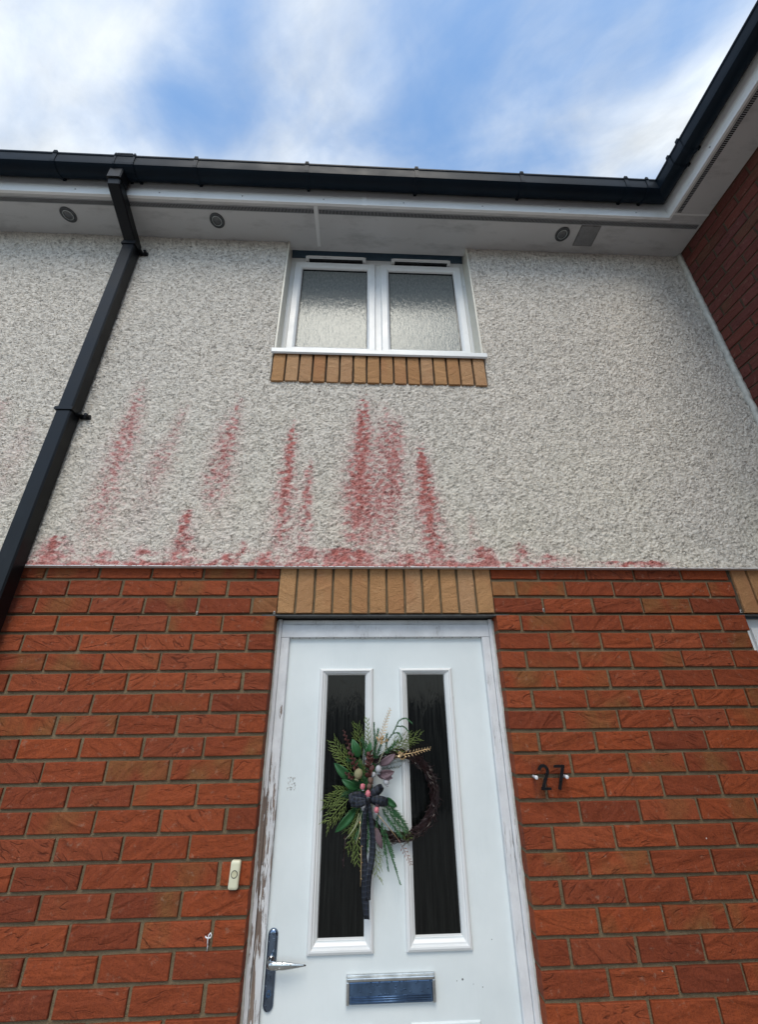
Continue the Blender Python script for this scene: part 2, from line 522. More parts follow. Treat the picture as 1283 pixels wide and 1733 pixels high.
class MB:
    def __init__(s):
        s.v = []
        s.f = []

    def add(s, vs, fs):
        b = len(s.v)
        s.v += [tuple(p) for p in vs]
        s.f += [tuple(i + b for i in f) for f in fs]
        return s

    def box(s, x0, x1, y0, y1, z0, z1):
        vs = [(x, y, z) for x in (x0, x1) for y in (y0, y1) for z in (z0, z1)]
        return s.add(vs, [(0, 1, 3, 2), (4, 6, 7, 5), (0, 4, 5, 1), (2, 3, 7, 6), (0, 2, 6, 4), (1, 5, 7, 3)])

    def tube(s, pts, rad, n=6, cap=True):
        pts = [Vector(p) for p in pts]
        rr = rad if isinstance(rad, (list, tuple)) else [rad] * len(pts)
        d0 = (pts[1] - pts[0]).normalized()
        up = Vector((0, 0, 1)) if abs(d0.z) < .9 else Vector((1, 0, 0))
        a = d0.cross(up).normalized()
        rings = []
        for i, p in enumerate(pts):
            d = (pts[min(i + 1, len(pts) - 1)] - pts[max(i - 1, 0)]).normalized()
            a = (a - d * a.dot(d))
            a = a.normalized() if a.length > 1e-6 else d.orthogonal().normalized()
            b = d.cross(a)
            rings.append([p + (a * math.cos(2 * math.pi * j / n) + b * math.sin(2 * math.pi * j / n)) * rr[i] for j in range(n)])
        vs = [q for r in rings for q in r]
        fs = []
        for i in range(len(pts) - 1):
            for j in range(n):
                j2 = (j + 1) % n
                fs.append((i * n + j, i * n + j2, (i + 1) * n + j2, (i + 1) * n + j))
        if cap:
            fs.append(tuple(range(n)))
            fs.append(tuple(range((len(pts) - 1) * n, len(pts) * n)))
        return s.add(vs, fs)

    def sphere(s, c, r, n=8, m_=6, sc=(1, 1, 1), rot=None):
        c = Vector(c)
        vs, fs = [], []
        for i in range(1, m_):
            th = math.pi * i / m_
            for j in range(n):
                ph = 2 * math.pi * j / n
                p = Vector((r * sc[0] * math.sin(th) * math.cos(ph), r * sc[1] * math.sin(th) * math.sin(ph), r * sc[2] * math.cos(th)))
                if rot:
                    p = rot @ p
                vs.append(c + p)
        top = Vector((0, 0, r * sc[2]))
        if rot:
            top = rot @ top
        vs += [c + top, c - top]
        t, b = len(vs) - 2, len(vs) - 1
        for i in range(m_ - 2):
            for j in range(n):
                j2 = (j + 1) % n
                fs.append((i * n + j, i * n + j2, (i + 1) * n + j2, (i + 1) * n + j))
        for j in range(n):
            j2 = (j + 1) % n
            fs.append((t, j2, j))
            fs.append((b, (m_ - 2) * n + j, (m_ - 2) * n + j2))
        return s.add(vs, fs)

    def loops(s, rings, closed_ring=True, closed_path=False, cap=False):
        n = len(rings[0])
        vs = [q for r in rings for q in r]
        fs = []
        L = len(rings)
        for i in range(L if closed_path else L - 1):
            i2 = (i + 1) % L
            for j in range(n if closed_ring else n - 1):
                j2 = (j + 1) % n
                fs.append((i * n + j, i * n + j2, i2 * n + j2, i2 * n + j))
        if cap:
            fs.append(tuple(range(n)))
            fs.append(tuple(range((L - 1) * n, L * n)))
        return s.add(vs, fs)

    def build(s, name, m, parent=None, smooth=False, bevel=0, kind=None, seg=2):
        o = mesh_obj(name, s.v, s.f, m, parent, smooth, kind)
        if bevel:
            b = o.modifiers.new('bevel', 'BEVEL')
            b.width = bevel
            b.segments = seg
            b.limit_method = 'ANGLE'
            b.angle_limit = R_(40)
        return o


def box(name, m, parent, x0, x1, y0, y1, z0, z1, bevel=.0015, kind=None):
    return MB().box(x0, x1, y0, y1, z0, z1).build(name, m, parent, bevel=bevel, kind=kind)


def frame_rect(name, m, parent, x0, x1, z0, z1, prof, bevel=0):
    """mitred frame: prof = [(inset, y), ...] closed section swept round a rectangle"""
    rings = []
    for (i, y) in prof:
        rings.append([(x0 + i, y, z0 + i), (x1 - i, y, z0 + i), (x1 - i, y, z1 - i), (x0 + i, y, z1 - i)])
    mb = MB()
    mb.loops(rings, closed_ring=True, closed_path=True)
    return mb.build(name, m, parent, bevel=bevel)


def disc_ring(mb, c, axis, r0, r1, h, n=24):
    """annulus with thickness along axis"""
    ax = Vector(axis).normalized()
    a = ax.orthogonal().normalized()
    b = ax.cross(a)
    c = Vector(c)
    P = lambda r, hh: [c + (a * math.cos(2 * math.pi * j / n) + b * math.sin(2 * math.pi * j / n)) * r + ax * hh for j in range(n)]
    mb.loops([P(r0, 0), P(r0, h), P(r1, h), P(r1, 0)], closed_path=True)
    return mb


def disc(mb, c, axis, r, h, n=24, dome=0):
    ax = Vector(axis).normalized()
    a = ax.orthogonal().normalized()
    b = ax.cross(a)
    c = Vector(c)
    P = lambda r, hh: [c + (a * math.cos(2 * math.pi * j / n) + b * math.sin(2 * math.pi * j / n)) * r + ax * hh for j in range(n)]
    rings = [P(r, 0), P(r, h)]
    if dome:
        for q in (.8, .5, .2):
            rings.append(P(r * q, h + dome * (1 - q * q)))
    mb.loops(rings, cap=True)
    return mb


def empty(name, loc, **props):
    o = bpy.data.objects.new(name, None)
    o.empty_display_size = .2
    C.objects.link(o)
    o.location = loc
    for a, b in props.items():
        o[a] = b
    return o


# ------------------------------------------------------------------ ground (setting)
g = MB().box(-250, 250, -250, 250, -.3, -.06).build('ground', TARMAC)
g['kind'] = 'structure'
p = MB().box(-6, 6, -6.2, .0, -.08, .0).build('path', PAVING)
p['kind'] = 'structure'

# ------------------------------------------------------------------ the house
house = empty('terraced_house', (0, 0, 0), label='two storey house with roughcast upper wall, red brick ground floor and white front door', category='house')
wing = empty('neighbouring_house', (0, 0, 0), label='red brick side wall with white eaves projecting at the right edge', category='house')
SOF = 4.56          # underside of the eaves
OV = .27            # overhang
XW = 2.085          # face of the projecting side wall
OPX = .475          # half width of door opening
RWX0, RWX1 = 1.600, 2.02   # right hand window opening
WX0, WX1, WZ0 = -.623, .587, 3.565

# backing (inner leaf) behind everything
mb = MB()
DEP0, DEP1 = .125, .30
mb.box(-4.5, -OPX, DEP0, DEP1, 0, 2.12).box(OPX, RWX0, DEP0, DEP1, 0, 2.12).box(RWX1, XW, DEP0, DEP1, 0, 2.12)
mb.box(-OPX, OPX, .20, DEP1, 0, 2.12).box(RWX0, RWX1, .20, DEP1, 0, 2.12)
mb.box(-4.5, XW, DEP0, DEP1, 2.12, WZ0 - .05).box(-4.5, WX0 - .01, DEP0, DEP1, WZ0 - .05, 4.75).box(WX1 + .01, XW, DEP0, DEP1, WZ0 - .05, 4.75)
mb.box(WX0 - .01, WX1 + .01, .20, DEP1, WZ0 - .05, 4.75)
mb.build('inner_wall', INNER, house)

# brick wall: mortar bed, then each brick
REC = .0092
mb = MB()
mb.box(-4.5, -OPX - .004, REC, .12, 0, 2.10)
mb.box(OPX + .004, RWX0 - .004, REC, .12, 0, 2.10)
mb.box(RWX1 + .004, XW, REC, .12, 0, 2.10)
mb.box(-4.5, XW, REC, .12, 2.104, 2.36)
brickwall = mb.build('brick_wall', MORTAR, house)


def brick_mesh(name, L, Hh, D, m, seed, n_mid=2, jit=.0010):
    """one brick: slightly uneven outline, softened arris; origin at the middle of its face, face towards -Y"""
    r = random.Random(seed)
    x, z = L / 2, Hh / 2
    pts = [(-x, -z)]
    long_ = L >= Hh
    if long_:
        pts += [(-x / 3, -z), (x / 3, -z), (x, -z), (x, z), (x / 3, z), (-x / 3, z), (-x, z)]
    else:
        pts += [(x, -z), (x, -z / 3), (x, z / 3), (x, z), (-x, z), (-x, z / 3), (-x, -z / 3)]
    pts = [(a + r.uniform(-jit, jit), b + r.uniform(-jit, jit)) for a, b in pts]
    bv = .0022
    ins = [(a - math.copysign(bv, a) * (1 if abs(a) > x * .9 else .0), b - math.copysign(bv, b) * (1 if abs(b) > z * .9 else 0)) for a, b in pts]
    n = len(pts)
    rings = [[(a, D, b) for a, b in pts], [(a, bv * .9, b) for a, b in pts], [(a, r.uniform(-.0004, .0004), b) for a, b in ins]]
    mb = MB().loops(rings)
    mb.f.append(tuple(range(2 * n, 3 * n)))
    mb.f.append(tuple(range(n - 1, -1, -1)))
    me = bpy.data.meshes.new(name)
    me.from_pydata(mb.v, [], mb.f)
    bm = bmesh.new()
    bm.from_mesh(me)
    bmesh.ops.recalc_face_normals(bm, faces=bm.faces)
    bm.to_mesh(me)
    bm.free()
    me.materials.append(m)
    return me


STR = [brick_mesh('brick', .2125, .0625, .1, RED, i) for i in range(10)]
DSTR = [brick_mesh('brick', .2135, .0635, .1, DKRED, 100 + i) for i in range(5)]
DHALF = [brick_mesh('brick', .101, .0635, .1, DKRED, 110 + i) for i in range(3)]
HALF = [brick_mesh('brick', .100, .0625, .1, RED, 20 + i) for i in range(4)]
STRT = [brick_mesh('brick', .2125, .0625, .1, TAN, 40 + i) for i in range(2)]
HALFT = [brick_mesh('brick', .100, .0625, .1, TAN, 50 + i) for i in range(2)]


def put(me, name, parent, loc, rz=0.0, tilt=0.0):
    o = bpy.data.objects.new(name, me)
    o.location = loc
    o.rotation_euler = (0, tilt, rz)
    o.parent = parent
    C.objects.link(o)
    return o


rb = random.Random(3)
far = MB()          # courses outside the picture, joined
SEGS = [(-4.5, -OPX, 'L'), (OPX, RWX0, 'R'), (RWX1, XW, 'E')]
tan_spots = {(-1, .5), }
nb = 0
for ci in range(31):
    # course ci lies between joints; top course index 0 spans z 2.175..2.25
    z = 2.2125 - .075 * (ci - 1)
    if z < .03:
        break
    full_at_opening_left = (ci - 1) % 2 == 0
    for (a, b, side) in SEGS:
        if side == 'L':
            x, dr = b, -1
            first_half = not full_at_opening_left
            lim = a
        elif side == 'R':
            x, dr = a, 1
            first_half = full_at_opening_left
            lim = b
        else:
            x, dr = a, 1
            first_half = full_at_opening_left
            lim = b
        if ci <= 2:      # beside the soldier courses over the openings
            if side == 'R':
                pass
        first = True
        while True:
            L = .1025 if (first and first_half) else .215
            if dr > 0:
                L = min(L, lim - x + .0001)
            else:
                L = min(L, x - lim)
            if L < .03:
                break
            cx = x + dr * L / 2
            # in the picture? keep the brick as its own part
            vis = z > .80 and (-1.18 - .37 * (z - .85) - .25 < cx < 1.20 + .36 * (z - .85) + .25) and z < 2.31
            ztop = z
            if vis:
                tone = rb.random()
                if abs(L - .215) < .002:
                    me = STRT[rb.randrange(2)] if tone < .0 else STR[rb.randrange(10)]
                elif abs(L - .1025) < .002:
                    me = HALFT[rb.randrange(2)] if (tone < .0 or (first and ((ci == 2 and side == 'L') or (ci == 1 and side == 'R')))) else HALF[rb.randrange(4)]
                else:
                    me = brick_mesh('brick', L, .065, .1, RED, nb)
                put(me, 'brick', brickwall, (cx + rb.uniform(-.0015, .0015), rb.uniform(-.0012, .0012), z + rb.uniform(-.0012, .0012)), rb.uniform(-.004, .004), rb.uniform(-.004, .004))
                nb += 1
            else:
                far.box(cx - L / 2 + .0012, cx + L / 2 - .0012, .0, .1, z - .0313, z + .0313)
            x += dr * (L + .01)
            first = False
print('bricks', nb)
far.build('outer_bricks', RED, brickwall, bevel=0, kind='stuff')

# soldier courses (on end, buff) over door and right window
SOLD = [brick_mesh('soldier_brick', .0685, .212, .1, BUFF, 70 + i) for i in range(6)]
SOLDW = [brick_mesh('soldier_brick', .0645, .207, .1, BUFF, 80 + i) for i in range(6)]
lint = box('lintel_course', DKMORTAR, house, -OPX - .004, OPX + .004, .0105, .1, 2.104, 2.318, 0)
for i in range(12):
    put(SOLD[i % 6], 'soldier_brick', lint, (-OPX + .95 / 12 * (i + .5), -.004 + rb.uniform(-.001, .001), 2.21 + rb.uniform(-.001, .001)), rb.uniform(-.004, .004), rb.uniform(-.004, .004))
lint2 = box('lintel_course', DKMORTAR, house, RWX0 - .004, RWX1 + .004, .0065, .1, 2.104, 2.318, 0)
for i in range(5):
    put(SOLD[(i + 2) % 6], 'soldier_brick', lint2, (RWX0 + .006 + .079 * (i + .5), -.004 + rb.uniform(-.001, .001), 2.21), rb.uniform(-.004, .004), rb.uniform(-.004, .004))
sill_c = box('sill_course', DKMORTAR, house, WX0 + .004, WX1 - .004, -.018, .1, 3.352, 3.562, 0)
for i in range(16):
    put(SOLDW[i % 6], 'soldier_brick', sill_c, (WX0 + 1.21 / 16 * (i + .5), -.033 + rb.uniform(-.0015, .0015), 3.455 + rb.uniform(-.0015, .0015)), rb.uniform(-.006, .006), rb.uniform(-.006, .006))
# steel lintel edges
box('lintel_plate', LEADGREY, house, -OPX - .06, OPX + .06, .004, .11, 2.093, 2.099, .001)
box('lintel_plate', LEADGREY, house, RWX0 - .06, RWX1 + .05, .004, .11, 2.093, 2.099, .001)

# ------------------------------------------------------------------ roughcast render, real relief
GX0, GX1, GZ0, GZ1 = -3.15, XW - .012, 2.302, 4.60
ST = .0046
nx, nz = int((GX1 - GX0) / ST) + 1, int((GZ1 - GZ0) / ST) + 1
xs = np.linspace(GX0, GX1, nx)
zs = np.linspace(GZ0, GZ1, nz)


def bandnoise(shape, step, lam, sd, asp=1.0):
    """smooth random field whose features are about lam metres wide"""
    r = np.random.default_rng(sd)
    a = r.standard_normal(shape)
    fz = np.fft.fftfreq(shape[0], step)[:, None] / asp
    fx = np.fft.rfftfreq(shape[1], step)[None, :]
    f = np.sqrt(fz ** 2 + fx ** 2) * lam
    F = np.fft.rfft2(a) * np.exp(-(f - 1) ** 2 / (2 * .35 ** 2))
    o = np.fft.irfft2(F, s=shape)
    return o / o.std()


sh = (nz, nx)
b1 = bandnoise(sh, ST, .023, 1, 1.3)
b2 = bandnoise(sh, ST, .0125, 2, 1.2)
b3 = bandnoise(sh, ST, .16, 3)
h = np.abs(b1 + .30 * b2) ** .7 * .9 + np.abs(b2) ** .8 * .60
h = h / np.percentile(h, 97)
h = np.clip(h, 0, 1.25)
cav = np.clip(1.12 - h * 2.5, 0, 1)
relief = h * .0100 + b3 * .0008
XX, ZZ = np.meshgrid(xs, zs)
# bell-cast: the render kicks out above the metal bead
bell = np.exp(-(ZZ - GZ0) / .045) * .010
YY = -.016 - relief - bell
# stain: streaks that run straight down the wall, and a red fringe along the bead
n_s = bandnoise(sh, ST, .05, 5, 1.6)
n_m = bandnoise(sh, ST, .14, 6, 2.2)
n_l = bandnoise(sh, ST, .40, 7, 2.0)
st = np.zeros(sh)


def streak(xc, zt, zb, w0, w1, amp, drift=0., peak=.25):
    global st
    t = np.clip((zt - ZZ) / (zt - zb), -.2, 1.3)
    wd = w0 + (w1 - w0) * np.clip(t, 0, 1)
    wd = wd * 1.42
    amp = min(1.0, amp * 1.0)
    xx = XX - (xc + drift * t) - .010 * n_m * np.clip(t + .2, 0, 1)
    g_ = np.exp(-(xx / wd) ** 2)
    up = 1 / (1 + np.exp(-(t - .02 + .03 * n_s) / .035))
    dn = 1 / (1 + np.exp((t - 1.0 + .05 * n_m) / .07))
    along = 1 - .45 * np.clip((t - peak), 0, 1)
    m_ = g_ * up * dn * along * amp * (1 + .22 * n_s)
    st = 1 - (1 - st) * (1 - np.clip(m_, 0, .98))


for a in [(-1.31, 3.10, 2.38, .05, .095, .26, -.01), (-.79, 3.12, 2.45, .04, .075, .24, -.02), (-1.08, 2.95, 2.5, .04, .07, .16, -.03), (-.06, 3.05, 2.40, .10, .13, .30, .0), (-.46, 2.80, 2.36, .05, .08, .22), (.20, 2.70, 2.36, .05, .08, .24, .02),
          (-1.305, 3.31, 2.40, .026, .060, .50, -.01), (-1.262, 3.20, 2.85, .02, .03, .25),
          (-1.045, 3.19, 2.70, .018, .045, .42, -.06), (-1.13, 2.95, 2.45, .03, .05, .22),
          (-.772, 3.24, 2.62, .018, .060, .46, -.03), (-.83, 3.08, 2.6, .03, .05, .30),
          (-.472, 3.05, 2.36, .022, .042, .80, -.02), (-.376, 2.85, 2.34, .016, .032, .60, .0),
          (-.372, 2.70, 2.55, .014, .014, .35),
          (-.108, 3.24, 2.40, .030, .052, .82, -.025), (-.155, 2.86, 2.42, .04, .06, .32), (.005, 3.20, 2.40, .030, .055, .48),
          (.070, 3.14, 2.66, .024, .035, .55), (.045, 2.92, 2.62, .018, .025, .40), (-.05, 2.75, 2.36, .08, .09, .28),
          (.187, 2.925, 2.36, .026, .052, .92, .030), (.185, 3.02, 2.90, .03, .03, .14), (.41, 2.57, 2.37, .014, .022, .42),
          (-.925, 2.575, 2.31, .016, .050, .85, .01), (-.646, 2.43, 2.31, .012, .024, .55),
          (-1.47, 2.44, 2.31, .028, .060, .85, -.01), (-1.235, 2.37, 2.30, .02, .03, .7), (-1.085, 2.40, 2.31, .016, .03, .65),
          (-.707, 2.37, 2.30, .02, .04, .7), (-.55, 2.37, 2.30, .02, .03, .6), (-.365, 2.40, 2.31, .03, .05, .6),
          (-.215, 2.39, 2.31, .045, .06, .95), (-.12, 2.38, 2.31, .02, .04, .8), (.11, 2.37, 2.31, .03, .04, .65),
          (.232, 2.42, 2.31, .03, .04, .6), (.45, 2.40, 2.31, .03, .05, .75), (.63, 2.42, 2.31, .02, .05, .62),
          (.75, 2.37, 2.31, .03, .04, .55), (1.10, 2.335, 2.30, .10, .10, .8), (1.24, 2.34, 2.30, .03, .05, .8),
          (-1.97, 3.20, 2.9, .03, .05, .35), (-1.80, 3.06, 2.6, .03, .06, .28), (-1.9, 2.7, 2.4, .05, .07, .35)]:
    streak(*a)
fr_h = .022 + .017 * np.clip(n_m, -.6, 2)
fringe = np.exp(-np.clip(ZZ - GZ0, 0, None) / np.clip(fr_h, .006, 1)) * np.clip(1.15 + .35 * n_l + .35 * n_s, 0, 1.0)
fringe *= np.where(XX < .55, 1.0, np.clip(1 - (XX - .55) / .5, .05, 1)) * np.where(XX < -1.56, .4, 1)
st = 1 - (1 - st) * (1 - np.clip(fringe, 0, .95))
soft = np.exp(-np.clip(ZZ - GZ0, 0, None) / .07) * .34 * (XX > -1.56) * (XX < .9)
st = np.clip(1 - (1 - st) * (1 - soft * np.clip(.7 + .4 * n_m, 0, 1)), 0, 1)
# upper reaches of the left panel end in a ragged edge below the eaves
keep = ~((XX > WX0 - ST * .5) & (XX < WX1 + ST * .5) & (ZZ > 3.358))
kq = keep[:-1, :-1] & keep[1:, :-1] & keep[:-1, 1:] & keep[1:, 1:]
idx = np.arange(nx * nz).reshape(sh)
q = np.stack([idx[:-1, :-1][kq], idx[:-1, 1:][kq], idx[1:, 1:][kq], idx[1:, :-1][kq]], 1)
used = np.unique(q)
remap = -np.ones(nx * nz, np.int64)
remap[used] = np.arange(len(used))
q = remap[q]
co = np.stack([XX.ravel()[used], YY.ravel()[used], ZZ.ravel()[used]], 1).astype(np.float32)
me = bpy.data.meshes.new('render_wall')
me.vertices.add(len(co))
me.vertices.foreach_set('co', co.ravel())
me.loops.add(q.size)
me.loops.foreach_set('vertex_index', q.ravel().astype(np.int32))
me.polygons.add(len(q))
me.polygons.foreach_set('loop_start', np.arange(0, q.size, 4, dtype=np.int32))
me.polygons.foreach_set('loop_total', np.full(len(q), 4, np.int32))
me.update(calc_edges=True)
me.shade_smooth()
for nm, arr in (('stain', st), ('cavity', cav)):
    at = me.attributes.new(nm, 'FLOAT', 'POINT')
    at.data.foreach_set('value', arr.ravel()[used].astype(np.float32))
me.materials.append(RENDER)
ro = bpy.data.objects.new('render_wall', me)
C.objects.link(ro)
ro.parent = house
# body of the render behind its face, and its plain continuation beyond the picture
mb = MB()
mb.box(-4.5, GX0, -.022, .12, GZ0, 4.70)
mb.box(GX0, WX0 - .004, -.010, .12, GZ0 + .004, 4.70)
mb.box(WX1 + .004, XW - .005, -.010, .12, GZ0 + .004, 4.70)
mb.box(WX0 - .004, WX1 + .004, -.010, .12, GZ0 + .004, 3.352)
mb.build('render_body', RENDER, house)
# bellcast bead: white strip with a dark drip underside
mb = MB()
sec = [(-.0325, 2.3000), (-.0325, 2.3035), (-.012, 2.3055), (-.006, 2.310), (-.002, 2.310), (-.002, 2.3000)]
mb.loops([[(-4.5, y, z) for y, z in sec], [(XW, y, z) for y, z in sec]], cap=True)
mb.build('bellcast_bead', UPVC, house)
# ragged corner bead beside the brick side wall
rr = random.Random(5)
rings = []
for i in range(80):
    z = 2.31 + (4.56 - 2.31) * i / 79
    w_ = .016 + rr.uniform(-.003, .005)
    rings.append([(XW - .001, -.045 - rr.uniform(0, .004), z), (XW - w_, -.040 - rr.uniform(0, .004), z), (XW - w_ - .004, -.012, z), (XW - .001, -.012, z)])
MB().loops(rings, cap=True).build('corner_bead', SEAL, house, smooth=True)

# ------------------------------------------------------------------ upstairs window
win = empty('window', (0, 0, 0))
win.parent = house
FY = .075
frame_rect('frame', UPVC, win, WX0 + .004, WX1 - .004, WZ0 + .008, 4.545,
           [(0, FY), (.045, FY), (.052, FY + .006), (.052, FY + .05), (0, FY + .05)], .0015)
box('mullion', UPVC, win, -.020 - .022, -.020 + .022, FY - .001, FY + .05, WZ0 + .06, 4.495, .002)


def sash(x0, x1, z0, z1):
    """frame outside edge given; glass 62 mm in"""
    s_ = frame_rect('sash', UPVC, win, x0, x1, z0, z1,
                    [(0, FY - .012), (.006, FY - .017), (.040, FY - .017), (.052, FY - .010), (.056, FY + .002), (.056, FY + .03), (0, FY + .03)], .001)
    frame_rect('gasket', BLACKM, s_, x0 + .056, x1 - .056, z0 + .056, z1 - .056,
               [(-.001, FY + .000), (.003, FY + .001), (.003, FY + .012), (-.001, FY + .012)])
    MB().box(x0 + .054, x1 - .054, FY + .008, FY + .028, z0 + .054, z1 - .054).build('pane', OGLASS, s_)


sash(-.585, -.038, 3.655, 4.485)
sash(-.002, .552, 3.655, 4.485)
for x0, x1 in ((-.50, -.115), (.085, .470)):
    t = MB()
    t.box(x0, x1, FY - .030, FY - .0005, 4.497, 4.520)
    t.box(x0 - .012, x0, FY - .034, FY - .0005, 4.493, 4.524)
    t.box(x1, x1 + .012, FY - .034, FY - .0005, 4.493, 4.524)
    t.box(x0, x1, FY - .036, FY - .030, 4.512, 4.524)
    o = t.build('trickle_vent', UPVC, win, bevel=.002)
    MB().box(x0 + .01, x1 - .01, FY - .0315, FY - .003, 4.4945, 4.4975).build('vent_slot', BLACKM, o)
# sill
mb = MB()
sec = [(.09, 3.600), (FY - .01, 3.598), (-.046, 3.578), (-.052, 3.573), (-.052, 3.545), (-.044, 3.538), (-.036, 3.545), (-.036, 3.563), (.09, 3.563)]
mb.loops([[(WX0 - .008, y, z) for y, z in sec], [(WX1 + .012, y, z) for y, z in sec]], cap=True)
mb.build('sill', UPVC, win, bevel=.001)
# reveal linings with a light angle bead on the arris
for x, s in ((WX0, 1), (WX1, -1)):
    MB().box(min(x, x + s * .010), max(x, x + s * .010), -.020, FY + .001, 3.577, 4.60).build('reveal_lining', CREAM, win, bevel=.001)
    MB().box(min(x - s * .002, x + s * .0105), max(x - s * .002, x + s * .0105), -.0275, -.0205, 3.577, 4.56).build('angle_bead', CREAM, win, bevel=.002)
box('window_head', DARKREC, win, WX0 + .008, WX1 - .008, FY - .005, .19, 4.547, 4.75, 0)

# ------------------------------------------------------------------ right hand window on the ground floor
w2 = empty('window', (0, 0, 0))
w2.parent = house
frame_rect('frame', UPVC, w2, RWX0 + .003, RWX1 - .003, .95, 2.085,
           [(0, .05), (.05, .05), (.058, .058), (.058, .10), (0, .10)], .002)
s2 = frame_rect('sash', UPVC, w2, RWX0 + .045, RWX1 - .045, .995, 2.045,
                [(0, .036), (.045, .036), (.055, .046), (.055, .08), (0, .08)], .0015)
MB().box(RWX0 + .095, RWX1 - .095, .060, .078, 1.045, 1.995).build('pane', DGLASS, s2)
box('sill', UPVC, w2, RWX0 - .01, RWX1 + .01, -.04, .09, .915, .948, .003)
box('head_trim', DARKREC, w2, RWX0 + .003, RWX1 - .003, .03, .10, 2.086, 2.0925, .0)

# ------------------------------------------------------------------ front door
door = empty('front_door', (0, 0, 0))
door.parent = house
JY = .058
HZ = 2.012          # underside of head
box('door_jamb', PEEL, door, -OPX + .001, -OPX + .020, JY - .002, .16, 0, 2.088, .003)['label'] = 'paint peeling off the outer strip of the frame on the handle side'
box('door_jamb', PEEL, door, -OPX + .0205, -OPX + .056, JY + .002, .16, 0, HZ + .001, .004)['label'] = 'peeling painted jamb on the handle side'
box('door_jamb', PAINTW, door, OPX - .056, OPX - .0205, JY + .002, .16, 0, HZ + .001, .004)
box('door_jamb', PAINTW, door, OPX - .020, OPX - .001, JY - .002, .16, 0, 2.088, .003)
box('head_board', PAINTW, door, -OPX + .0205, OPX - .0205, JY, .16, HZ, 2.066, .003)
box('head_moulding', PAINTW, door, -OPX + .0205, OPX - .0205, JY + .008, .16, 2.0665, 2.086, .003)
box('head_gap', BLACKM, door, -OPX + .001, OPX - .001, JY + .02, .16, 2.0885, 2.0928, 0)
# mortar smeared where frame meets brick
for s in (-1, 1):
    rings = []
    rr = random.Random(8 + s)
    for i in range(60):
        z = .0 + 2.08 * i / 59
        wv_ = .004 + rr.uniform(0, .004)
        rings.append([(s * (OPX + .002), JY - .003 - rr.uniform(0, .006), z), (s * (OPX - wv_), JY - .003, z), (s * (OPX - wv_ * .6), JY + .004, z), (s * (OPX + .002), JY + .004, z)])
    MB().loops(rings, cap=True).build('sealant_line', SEAL, door, smooth=True)
DY = .078           # door face
lf = MB()
DX = OPX - .050
gl = [(-.2525, -.0885), (.0815, .2465)]
GZ = (1.030, 1.864)
# slab with two openings for the glass
lf.box(-DX, gl[0][0], DY, DY + .044, .02, HZ + .02)
lf.box(gl[0][1], gl[1][0], DY, DY + .044, .02, HZ + .02)
lf.box(gl[1][1], DX, DY, DY + .044, .02, HZ + .02)
for a, b in gl:
    lf.box(a, b, DY, DY + .044, .02, GZ[0])
    lf.box(a, b, DY, DY + .044, GZ[1], HZ + .02)
lf.build('door_leaf', DOOR, door)
for a, b in gl:
    x0, x1, z0, z1 = a - .030, b + .030, GZ[0] - .034, GZ[1] + .022
    fr_ = MB()
    prof = [(0, DY + .001), (0, DY - .004), (.003, DY - .010), (.009, DY - .013), (.014, DY - .0125), (.0165, DY - .008),
            (.021, DY - .007), (.027, DY - .002), (.032, DY + .004), (.034, DY + .012), (.034, DY + .02), (0, DY + .02)]
    rings = []
    for (i, y) in prof:
        rings.append([(x0 + i, y, z0 + i * 1.1), (x1 - i, y, z0 + i * 1.1), (x1 - i, y, z1 - i * .75), (x0 + i, y, z1 - i * .75)])
    fr_.loops(rings, closed_path=True)
    fr_.build('glazing_frame', UPVC, door, bevel=.0006)
    MB().box(a - .002, b + .002, DY + .012, DY + .030, GZ[0] - .002, GZ[1] + .002).build('glass_panel', DGLASS, door)
# lower moulded panels, their top edge just in the picture
for x0, x1 in ((-.29, -.06), (.06, .285)):
    frame_rect('lower_panel', DOOR, door, x0, x1, .25, .831,
               [(0, DY + .001), (.004, DY - .005), (.012, DY - .006), (.02, DY - .001), (.024, DY + .001)])
# handle
hp = MB()
n = 14
hx, hz0, hz1, hr = -.397, .885, 1.052, .0165
outl = [(hx + hr * math.cos(t_), hz1 + hr * math.sin(t_)) for t_ in [math.pi * i / n for i in range(n + 1)]]
outl += [(hx + hr * math.cos(t_), hz0 + hr * math.sin(t_)) for t_ in [math.pi + math.pi * i / n for i in range(n + 1)]]
def off(k_, y): return [(hx + (a - hx) * k_, y, (b - (hz1 if b > (hz0 + hz1) / 2 else hz0)) * k_ + (hz1 if b > (hz0 + hz1) / 2 else hz0)) for a, b in outl]
hp.loops([off(1, DY), off(1, DY - .004), off(.85, DY - .0075), off(.4, DY - .009)], cap=True)
hp.build('handle_plate', REFLCHROME, door, smooth=True)
lv = MB()
disc(lv, (hx, DY - .008, .992), (0, -1, 0), .0125, .006, 20)
lv.tube([(hx, DY - .008, .992), (hx, DY - .030, .992), (hx + .004, DY - .040, .992)], [.0095, .0085, .0095], 14)
rings = []
for i in range(15):
    t_ = i / 14
    xx = hx - .006 + .124 * t_
    rz = (.0115 * math.sin(min(1, t_ * 5 + .35) * math.pi / 2)) * (1 - .72 * max(0, t_ - .45) / .55 - .1 * t_)
    ry = rz * .62
    yc_ = DY - .043 + .004 * t_ * t_
    zc_ = .993 - .004 * t_
    rings.append([(xx, yc_ + ry * math.cos(a_), zc_ + rz * math.sin(a_)) for a_ in [2 * math.pi * j / 12 for j in range(12)]])
lv.loops(rings, cap=True)
lv.build('lever_handle', CHROME, door, smooth=True)
kb = MB()
disc_ring(kb, (hx, DY - .008, .912), (0, -1, 0), .0045, .0085, .003, 18)
kb.build('keyhole', BLUEREFL, door)
